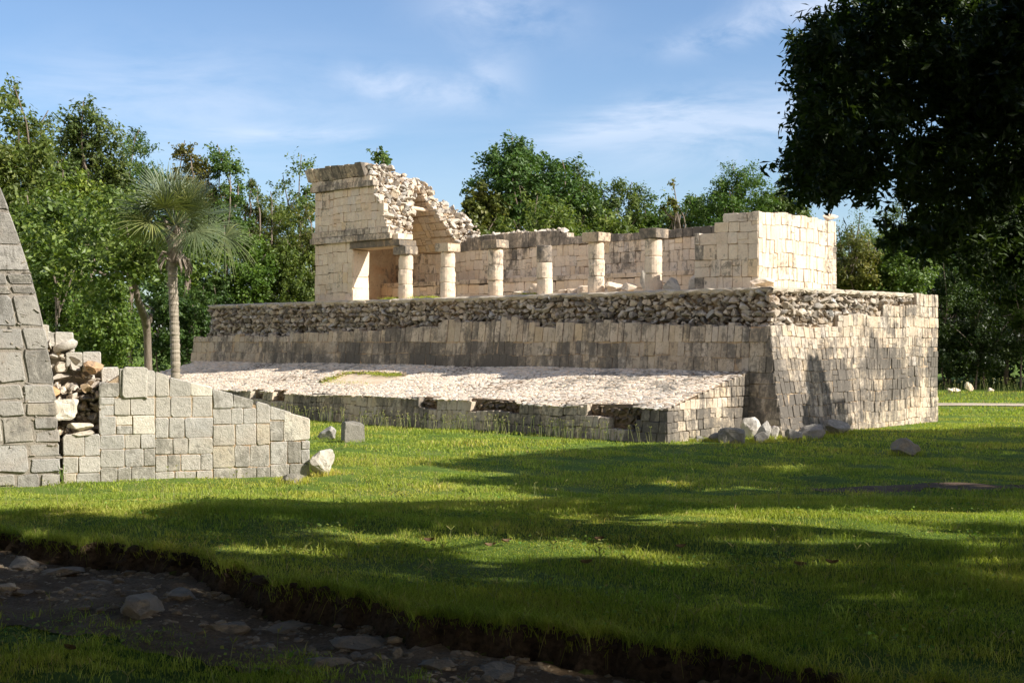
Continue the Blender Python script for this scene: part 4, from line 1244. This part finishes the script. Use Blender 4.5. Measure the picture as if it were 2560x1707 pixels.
# outline of the shade on the lawn, ground metres
far_poly = [shade_px(*q) for q in [(985, 1072), (1130, 1052), (1300, 1040), (1420, 1030), (1560, 1022), (1760, 1016), (1830, 1010), (1960, 990), (2080, 990), (2200, 992), (2352, 980)]]
far_poly += [np.array([22, 37.]), np.array([22, 14.])]
far_poly += [shade_px(*q) for q in [(2352, 1180), (1900, 1172), (1700, 1172), (1500, 1168), (1330, 1160), (1240, 1140), (1190, 1118), (1050, 1117), (1030, 1108), (1230, 1100), (1150, 1086), (1060, 1082)]]
near_poly = [shade_px(*q) for q in [(0, 1180), (140, 1195), (250, 1200), (420, 1180), (600, 1178), (800, 1172), (930, 1182), (1100, 1188), (1250, 1205), (1500, 1215), (1800, 1212), (2352, 1200)]]
near_poly += [np.array([12, 13.]), np.array([14, 5.]), np.array([-2, 3.]), np.array([-12, 4.]), np.array([-14, 12.])]
def sp(px, py, rx, ry):
    a = ground_hit(px, py); b = ground_hit(px, py+ry); return (a[0], a[1], rx*a[1]/3000+.14, abs(a[1]-b[1])+.20)
gaps = [sp(1150, 1250, 230, 16), (sp(950, 1240, 140, 10)), sp(1230, 1275, 200, 10), sp(1800, 1080, 60, 6), sp(1980, 1175, 200, 6), sp(2230, 1235, 160, 12), sp(2300, 1200, 140, 9), sp(2200, 1310, 120, 9),
        sp(2330, 1290, 60, 8), sp(1950, 1370, 70, 10), sp(2200, 1110, 80, 6), sp(480, 1262, 50, 14), sp(60, 1290, 70, 14), sp(1500, 1110, 90, 5), sp(1650, 1125, 80, 5),
        sp(300, 1370, 60, 6), sp(1620, 1300, 60, 6), sp(1850, 1250, 90, 7), sp(2050, 1255, 60, 8), sp(170, 1440, 40, 10), sp(1640, 1400, 50, 6), sp(2120, 1420, 60, 6), sp(700, 1250, 60, 6)]
out1 = []; out2 = []
add_clumps_poly(far_poly, .52, 10.5, 17, out1, .97, gaps)
add_clumps_poly(near_poly, .55, 10, 17, out2, .97, gaps)
add_clumps_poly([(-8, 3), (-8, 11), (6, 9), (9, 4)], .7, 12, 18, out2, .8, gaps)
out3 = []  # unseen canopy added over the foreground to hold back skylight
add_clumps_poly([(-30, -2), (-30, 16), (-7, 15.5), (-3, 10), (0, 3), (-4, -4)], .95, 12, 15, out3, .9, gaps)
add_clumps_poly([(-30, -4), (-30, 15), (-7, 14.5), (-3, 10), (0, 3), (-4, -6)], 1.1, 17, 20, out3, .9, gaps)
add_clumps_poly(near_poly, .8, 16, 20, out2, .9, gaps)
add_clumps_poly(far_poly, .8, 17, 22, out1, .9, gaps)
for k in range(420):     # unseen boughs added overhead, blocking skylight from the near ground
    x = rng.uniform(-15, 2); y = rng.uniform(5, 16.5); z = rng.uniform(8.6, 12)
    if z > CAMZ+.30*y+1.0: out3.append(np.array([x, y, z]))
ring_ = []  # unseen trees added behind and left of the camera, blocking the rear sky
for k in range(1200):
    x = rng.uniform(-24, 24); y = rng.uniform(-15, -4.5); z = .8+rng.random()**.8*12.5
    ring_.append((x, y, z))
for k in range(260):
    y = rng.uniform(-6, 13); x = -y*.42-5.5-rng.uniform(0, 5) if y > 0 else rng.uniform(-14, -7)
    ring_.append((x, y, .9+rng.random()**.8*7.5))
for k in range(500):
    ring_.append((rng.uniform(-26, -4), rng.uniform(-14, 2), rng.uniform(6, 16)))
ring_ = np.array(ring_)
def shade_tree(pts, base, label, per, size, rr):
    e_ = empty("shade_tree", base, label, "tree", "shade trees")
    m = MB(); pts = np.array(pts)
    crown_leaves(m, pts, rng.uniform(rr*.8, rr*1.15, len(pts)), per, size, (1, 1, 1), asp=.5, twigs=9)
    m.build("crown", LF_DARK, e_)
    m = MB(); b = np.array(base); c = pts.mean(0); top = np.array([b[0]*.8+c[0]*.2, b[1]*.8+c[1]*.2, c[2]-.5])
    limb(m, b-(0, 0, .1), top, .35, .2, .02)
    for k in range(22): limb(m, top-(0, 0, rng.uniform(0, 2)), pts[rng.integers(len(pts))], .12, .02, .05, 8)
    m.build("trunk", BK, e_, smooth=True)
    return e_
def cluster(pts, cents):
    pts = np.array(pts); cents = np.array(cents)
    k = np.argmin(((pts[:, None, :2]-cents[None, :, :2])**2).sum(-1), 1)
    return [pts[k == i] for i in range(len(cents))]
c1 = [(14, 17, 0), (22, 21, 0), (17, 27, 0), (27, 30, 0)]
labs = ["shade tree beyond the right edge, nearest behind the overhanging one", "shade tree far beyond the right edge of the lawn", "shade tree right of the view beside the lawn", "shade tree farthest to the right beyond the platform"]
for pts, b, lb in zip(cluster(out1, c1), c1, labs):
    if len(pts) > 3: shade_tree(pts, b, lb, 150, .26, .44)
c2 = [(9, 5, .8), (17, 6, .6), (14, -2, .8), (4, -4, .8)]
labs = ["shade tree right beside the viewer", "shade tree to the right over the path", "shade tree behind and right of the viewer", "shade tree just behind the viewer"]
for pts, b, lb in zip(cluster(out2, c2), c2, labs):
    if len(pts) > 3: shade_tree(pts, b, lb, 140, .26, .40)
c3 = [(-13, 2, .8), (-20, 8, .8), (-5, -9, .8)]
labs = ["shade tree left of the viewer, its boughs overhead", "shade tree far to the left of the path", "shade tree straight behind the path"]
for pts, b, lb in zip(cluster(out3, c3), c3, labs):
    if len(pts) > 3: shade_tree(pts, b, lb, 130, .36, .62)
c4 = [(-15, -9, .8), (-6, -12, .8), (5, -10, .8), (15, -10, .8), (-11, 6, .8), (22, -6, .8)]
labs = ["woodland tree behind the viewer on the far left", "woodland tree behind the viewer to the left", "woodland tree straight behind the viewer", "woodland tree behind the viewer to the right", "woodland tree left of the near grass", "woodland tree behind the viewer on the far right"]
for pts, b, lb in zip(cluster(ring_, c4), c4, labs):
    if len(pts) > 3: shade_tree(pts, b, lb, 60, .45, .8)
# unseen trees added off to the right to shade the far corner of the wood
for (x, y, zt, w, lb) in [(33.5, 74, 17, 9, "tall tree past the right edge, beside the dark end of the wood"), (38, 71, 17, 9, "tall tree well past the right edge behind the others"), (37, 79, 18, 10, "highest tree past the right edge of the view"),
        (43, 76, 18, 10, "broad tree farthest past the right edge"), (40, 66, 15, 8, "tree past the right edge nearest the far grass")]:
    tree("forest_tree", x, y, zt, w, 2.0, lb, n=60, per=200, size=.38, group=GT, crad=(.9, 1.5), mat=LF_FOREST, base=(.7, .8, .7))
# the bough whose shadow falls on the side wall
shb = []
for k in range(120):
    z = rng.uniform(.1, 2.0); v = 2.2 + rng.normal(0, .33 if z < .8 else (.19 if z < 1.55 else .08))
    shb.append(P(0, v, z) + S3*rng.uniform(10.5, 13.5))
for k in range(7):
    shb.append(P(0, 3.25+rng.normal(0, .07), rng.uniform(.0, .8)) + S3*rng.uniform(11, 13))
shb = np.array(shb)
e_ = empty("slender_tree", (18.5, 31.2, 0), "slender young tree beyond the right edge whose shadow falls on the side wall", "tree")
m = MB(); crown_leaves(m, shb, rng.uniform(.2, .32, len(shb)), 230, .2, (1, 1, 1), asp=.5); m.build("crown", LF_DARK, e_)
m = MB(); limb(m, np.array([18.5, 31.2, 0]), shb.mean(0), .09, .03, .02); m.build("trunk", BK, e_, smooth=True)

# ------------------------------------------------------------------ grass
def in_plat(x, y):
    dx = x-C0[0]; dy = y-C0[1]; t = dx*TV[0]+dy*TV[1]; v = dx*VV[0]+dy*VV[1]
    return ((t > -.03) & (t < 30) & (v > -.03) & (v < 10)) | ((t > 1.1) & (t < 28.1) & (v > -3.78) & (v <= 0))
def in_left(x, y):
    dx = x-A0[0]; dy = y-A0[1]; s = dx*AA[0]+dy*AA[1]; d = dx*AN[0]+dy*AN[1]
    return (s < 4.5) & (d < .02) & (d > -3.4)
def bare(x, y):
    b = ((y < bank_y(x)+.0) & (y > path_y(x)-.1+.22*np.sin(x*3.7+y*2)*np.sin(y*4.1-x*1.7)+rng.normal(0, .12, np.shape(x))) & (np.abs(x) < 9))
    e1 = (((x-7.8)/2.6)**2+((y-22.8)/.62)**2) < 1+.35*np.sin(x*5)*np.sin(y*4)+rng.normal(0, .2, np.shape(x))
    road = (x > 12.5) & (np.abs(y-(53.6-.12*(x-16)+.3*np.sin(x*.4))) < .95)
    return b | e1 | road
def blades(mb, x, y, h, w, lean=.5, al=.5, tint=(1, 1, 1)):
    n = len(x); z = gz_(x, y)
    az = rng.uniform(0, 6.283, n); fa = rng.uniform(0, 3.14, n)
    dx = np.cos(az); dy = np.sin(az); L_ = h*lean*rng.uniform(.2, 1.3, n)
    wx = np.cos(fa)*w/2; wy = np.sin(fa)*w/2
    b0 = np.stack([x-wx, y-wy, z-.01], 1); b1 = np.stack([x+wx, y+wy, z-.01], 1)
    mx_ = x+dx*L_*.35; my_ = y+dy*L_*.35; mz = z+h*.6
    m0 = np.stack([mx_-wx*.8, my_-wy*.8, mz], 1); m1 = np.stack([mx_+wx*.8, my_+wy*.8, mz], 1)
    tp = np.stack([x+dx*L_, y+dy*L_, z+h*np.sqrt(np.clip(1-(lean*.4)**2, .2, 1))], 1)
    V = np.stack([b0, b1, m1, m0, tp], 1).reshape(-1, 3)
    i = np.arange(n)*5
    q = np.stack([i, i+1, i+2, i+3], 1); t3 = np.stack([i+3, i+2, i+4], 1)
    v = rng.uniform(.75, 1.2, n)
    patch = .6*np.sin(x*.9+1.3*np.sin(y*.7))*np.sin(y*1.1+np.sin(x*.6))+.5*np.sin(x*3.3+2*np.sin(y*1.9))*np.sin(y*3.9+np.sin(x*2.6))
    dry = rng.random(n) < .06+.05*np.clip(patch, 0, 1)
    T = np.stack([v*tint[0]*(1+.14*patch)*np.where(dry, 1.25, 1), v*tint[1]*(1+.0*patch)*np.where(dry, .92, 1), v*tint[2]*np.where(dry, 2, 1), np.clip(al+rng.normal(0, .25, n)+.25*patch, 0, 1)], 1)
    mb.add(V, [q, t3], np.repeat(T, 5, 0))
def scatter(n, y0, y1, ratio=.58, pw=1.0):
    n = int(n*1.36)
    y = y0+(y1-y0)*rng.random(n)**pw; x = rng.uniform(-.75, 1, n)*y*ratio
    return x, y
mb = MB()
def hmod(x, y): return .62+.55*np.clip(np.sin(x*.7+1.2*np.sin(y*.5))*np.sin(y*1.3+x*.3), -.3, 1)+.45*np.clip(np.sin(x*1.7+y*.9)*np.sin(y*2.3-x*.5)+rng.normal(0, .3, len(x)), -.6, 1)
for (n, y0, y1, h0, w0) in ((60000, 5.2, 9.5, .055, .0045), (130000, 7.5, 14, .055, .0055), (120000, 13.5, 20, .060, .008), (110000, 20, 30, .065, .012), (90000, 30, 48, .08, .022), (30000, 48, 68, .10, .04)):
    x, y = scatter(n, y0, y1)
    k = ~(in_plat(x, y) | in_left(x, y) | bare(x, y))
    # thin worn turf nearest the viewer
    near_side = y < path_y(x)
    thin = near_side & (np.sin(x*3.1+y*2)*np.sin(y*3.7-x) < rng.uniform(-.9, .8, len(x)))
    k &= ~thin
    worn = np.sin(x*1.3+2*np.sin(y*.5))*np.sin(y*1.7+1.5*np.sin(x*.8)) > rng.uniform(.45, 1.3, len(x))
    k &= ~worn
    x, y = x[k], y[k]
    blades(mb, x, y, h0*.82*hmod(x, y)*rng.uniform(.6, 1.5, len(x)), w0*rng.uniform(.7, 1.3, len(x)), .75)
# longer tussocks
for (n, y0, y1, h0, w0) in ((1100, 6, 13, .11, .006), (900, 13, 22, .11, .009), (500, 22, 33, .14, .014)):
    x, y = scatter(n//6, y0, y1)
    for _ in range(1):
        xx = np.repeat(x, 22)+rng.normal(0, .05, len(x)*22); yy = np.repeat(y, 22)+rng.normal(0, .05, len(x)*22)
        k = ~(in_plat(xx, yy) | in_left(xx, yy) | bare(xx, yy)); xx, yy = xx[k], yy[k]
        blades(mb, xx, yy, h0*rng.uniform(.4, 1.1, len(xx)), w0, .9, .7)
for o_ in [o for o in COL.objects if o.name.split('.')[0] in ('boulder', 'standing_stone')]:
    cx0, cy0 = o_.location[0], o_.location[1]; w_ = o_.dimensions[0]*.5+.05
    a_ = rng.uniform(0, 6.28, 240); xx = cx0+np.cos(a_)*w_*rng.uniform(.75, 1.2, 240); yy = cy0+np.sin(a_)*w_*.75*rng.uniform(.75, 1.25, 240)
    k = ~in_plat(xx, yy)
    blades(mb, xx[k], yy[k], rng.uniform(.05, .16, k.sum()), .012, .8, .6)
# overhanging fringe of the bank
x = rng.uniform(-6, 6, 9000); y = bank_y(x)+rng.uniform(-.03, .12, len(x))
blades(mb, x, y, rng.uniform(.04, .13, len(x)), .005, 1.3)
n = 26000
x, y = scatter(n, 5.5, 22)
k = (np.sin(x*1.9+1.7*np.sin(y*.8))*np.sin(y*2.2+np.sin(x*1.4)) > rng.uniform(-.2, .9, len(x))) & ~(in_plat(x, y) | in_left(x, y) | bare(x, y)); x, y = x[k], y[k]
T = np.ones((len(x), 4)); T[:, 0] = rng.uniform(.5, .85, len(x)); T[:, 1] = rng.uniform(.6, .95, len(x)); T[:, 3] = rng.random(len(x))
leaves(mb, np.stack([x, y, gz_(x, y)+rng.uniform(.015, .06, len(x))], 1), .032, T, .8, up=np.array([0, 0, 1.6]))
tag(mb.build("grass", LF_GRASS), "mown green grass of the lawn", "grass", kind='stuff')
mb = MB()  # stalks in seed along the bench and over the lawn
def stalks(x, y, h):
    n = len(x); z = gz_(x, y)
    for i in range(n):
        a = rng.uniform(0, 6.28); l = h[i]*rng.uniform(.05, .3)
        b = np.array([x[i], y[i], z[i]]); t = b+np.array([math.cos(a)*l, math.sin(a)*l, h[i]])
        mid = (b+t)/2+np.array([0, 0, .04*h[i]])
        w = .0035*max(1, y[i]/18)
        tube(mb, [b, mid, t], [w, w*.8, w*.5], (1, 1, 1, rng.random()), seg=3)
        for k in range(3):
            aa = rng.uniform(0, 6.28); e = t+np.array([math.cos(aa), math.sin(aa), .9])*.045
            tube(mb, [t, (t+e)/2+(0, 0, .005), e], [w*.6, w*1.3, w*.3], (1.2, 1.1, 1, rng.random()), seg=3)
tt = rng.uniform(1.5, 27, 700); vv = -3.85-np.abs(rng.normal(0, .35, 700))
pp = P(tt, vv, 0); k = rng.random(700) < .35+.65*(np.sin(tt*1.7)**2)
stalks(pp[k, 0], pp[k, 1], rng.uniform(.18, .5, k.sum()))
x, y = scatter(420, 15, 31); k = ~(in_plat(x, y) | in_left(x, y) | bare(x, y)); stalks(x[k], y[k], rng.uniform(.12, .28, k.sum()))
x = rng.uniform(15, 27, 160); y = rng.uniform(58, 64, 160); stalks(x, y, rng.uniform(.4, .9, 160))
x, y = scatter(90, 6.5, 12); k = ~bare(x, y); stalks(x[k], y[k], rng.uniform(.1, .22, k.sum()))
tag(mb.build("seeding_grass", LF_STRAW), "thin grass stalks in seed along the foot of the platform and over the lawn", "grass", kind='stuff')
# weeds on the apron patch and terrace
mb = MB()
def tuft(F, s, h, n, sz):
    c = F(np.array([s]), np.array([h]), np.array([.02]))[0]
    C = c+rng.normal(0, 1, (n, 3))*np.array([.12, .12, .03])+(0, 0, .02)
    T = np.ones((n, 4)); T[:, 3] = rng.random(n); leaves(mb, C, sz, T, .35)
for k in range(26): tuft(F_ap, 13.9+rng.uniform(0, 2.7), 2.5+rng.normal(0, .06), 45, .06)
for k in range(14): tuft(F_ap, 16.6+rng.normal(0, .1), rng.uniform(1.4, 2.6), 35, .06)
for k in range(10): tuft(F_ap, rng.uniform(14, 16.5), 1.4+rng.normal(0, .05), 25, .05)
for k in range(22): tuft(lambda s, h, d: PB(s, h, 4.14+d), rng.uniform(13.5, 17.2), rng.uniform(.2, 1.0), 80, .09)
for k in range(8): tuft(lambda s, h, d: PB(s, h, 4.14+d), rng.uniform(8.7, 9.5), rng.uniform(.2, .5), 50, .07)
tag(mb.build("weeds", LF_GRASS), "small green weeds growing on the paving and terrace", "weeds", kind='stuff')
wd = MB()
for k in range(9):
    a = rng.uniform(0, 6.28); b = PL(-.06, 0, .12); h_ = rng.uniform(.2, .42)
    tube(wd, [b, b+np.array([math.cos(a)*.05, math.sin(a)*.05, h_*.6]), b+np.array([math.cos(a)*.16, math.sin(a)*.16, h_])], [.006, .012, .002], (1, 1, .9, rng.random()), seg=3)
tag(wd.build("weed", LF_BROAD), "leafy weed growing at the joint between the leaning wall and the sloping wall", "plant")

# gravel: pebbles one cannot count, and bigger path stones one can
mb = MB()
n = 16000
x = rng.uniform(-6.2, 5.5, n); f = rng.random(n); y = path_y(x)+(bank_y(x)-.1-path_y(x))*f
k = np.sin(x*4.1+y*3)*np.sin(y*5.3-x*2) > rng.uniform(-1, .6, n)
x, y = x[k], y[k]; z = gz_(x, y)
for i in range(len(x)):
    V, F = ROCK0[rng.integers(10)]; a = rng.gamma(1.6, .0055)+.005; v = rng.uniform(.5, 1.3)
    mb.add(V @ rotm(rng).T*np.array([a*1.2, a, a*.7])+np.array([x[i], y[i], z[i]+a*.3]), F, (v*.85, v*.72, v*.56, .1))
tag(mb.build("pebbles", ST_GREY), "loose pebbles of the gravel path", "gravel", kind='stuff')
G4 = "flat stones along the shaded path"
for i, (px, py, a, c, lab) in enumerate([
        (55, 1300, .34, .05, "sunlit flat pale stone at the left edge of the path"), (150, 1318, .3, .05, "flat path stone second from the left edge"),
        (215, 1345, .22, .04, "small flat path stone half in the sun"), (55, 1368, .16, .04, "pale path stone beside the near grass on the left"),
        (320, 1412, .34, .09, "dark angular path stone among the pebbles"), (410, 1372, .25, .04, "flat path stone below the tussock"),
        (520, 1455, .22, .06, "low dark path stone left of the middle"), (660, 1450, .24, .04, "flat path stone at the foot of the dark bank"),
        (830, 1490, .28, .06, "pale domed path stone under the bank"), (915, 1512, .10, .05, "small round pale path stone"),
        (760, 1530, .24, .05, "flat lighter path stone near the bottom of the view"), (1010, 1530, .2, .04, "dim flat path stone right of the domed one"),
        (1150, 1553, .26, .04, "dim flat path stone near the bottom middle")]):
    rock("path_stone", gat(px, py), a*.75, a*.5, c, lab, ST_GREY, rng.uniform(0, 3), (.7, .62, .52, .1), 60+i, "stone", G4, sink=.75)
mb = MB()
n = 1300
x = rng.uniform(-6.5, 5.5, n); off_ = -np.abs(rng.normal(0, .06, n))+.02; y = bank_y(x)+off_
z0_ = gz_(x, y)
for i in range(n):
    V, F = ROCK0[rng.integers(10)]; a = rng.gamma(2, .006)+.006; v = rng.uniform(.5, 1.4)
    zz_ = z0_[i] if rng.random() < .5 else float(gz_(x[i], y[i]-.12))+rng.random()*float(gz_(x[i], y[i]+.1)-gz_(x[i], y[i]-.12))
    mb.add(V @ rotm(rng).T*np.array([a*1.3, a*.9, a*.8])+np.array([x[i], y[i], zz_]), F, (v, v*.95, v*.9, .2))
tag(mb.build("earth_clods", soil("clod_earth", (.05, .034, .022), (.10, .07, .045), (.17, .125, .085), .8, 3)), "crumbled brown earth and small stones along the cut bank", "soil", kind='stuff')
mb = MB()
for k in range(260):      # roots and dry stems hanging out of the cut turf
    x = rng.uniform(-6, 5); y = float(bank_y(x))-.0; z = float(gz_(x, y+.12))-rng.uniform(.0, .08); l = rng.uniform(.05, .2); dx = rng.normal(0, .05)
    tube(mb, [(x, y+.02, z), (x+dx*.5, y-.03, z-l*.4), (x+dx, y-.04-rng.uniform(0, .05), z-l)], [.003, .0025, .001], (1.1, .95, .8, rng.random()), seg=3)
tag(mb.build("hanging_roots", LF_STRAW), "thin roots and dry stems hanging from the cut turf", "roots", kind='stuff')
# fallen leaves on the lawn
G5 = "dry leaves fallen on the lawn"
LF_DRY = leafmat("dry_leaf", (.10, .06, .035), (.17, .11, .065), (.26, .18, .11), .2, .7, .1)
for i, (px, py, lab) in enumerate([(1125, 1264, "curled brown leaf in the sunlit strip of lawn"), (1163, 1254, "small reddish leaf right of the curled brown leaf"), (1345, 1304, "long dark leaf on the shaded lawn"),
        (985, 1252, "small faded leaf left of the curled brown leaf"), (1912, 1305, "broad brown leaf in the dappled shade on the right"), (1840, 1310, "grey brown leaf left of the broad brown one"), (1375, 1249, "faint dry leaf at the end of the sunlit strip"),
        (165, 1507, "yellow dry leaf in the dark grass at the lower left"), (1562, 1268, "dry leaf lying in the middle of the shaded lawn")]):
    p = gat(px, py); p[2] += .035
    m = MB(); q = np.linspace(-1, 1, 7); wd_ = .02*(1-q**2)**.6+.001; ln = .05; cu = .02*q**2
    V = np.concatenate([np.stack([q*ln, wd_, cu+.018], 1), np.stack([q*ln, 0*q, cu], 1), np.stack([q*ln, -wd_, cu+.018], 1)])
    az = rng.uniform(-.6, .6); R = np.array([[math.cos(az), -math.sin(az), 0], [math.sin(az), math.cos(az), 0], [0, 0, 1]]); tl = rng.uniform(.3, .8)
    V = V @ np.array([[1, 0, 0], [0, math.cos(tl), -math.sin(tl)], [0, math.sin(tl), math.cos(tl)]]).T @ R.T
    F = np.array([[j, j+1, j+8, j+7] for j in range(6)]+[[j+7, j+8, j+15, j+14] for j in range(6)])
    m.add(V, F, (1, 1, 1, rng.random())); o = m.build("fallen_leaf", LF_DRY); o.location = tuple(float(c) for c in p)
    tag(o, lab, "leaf", G5)
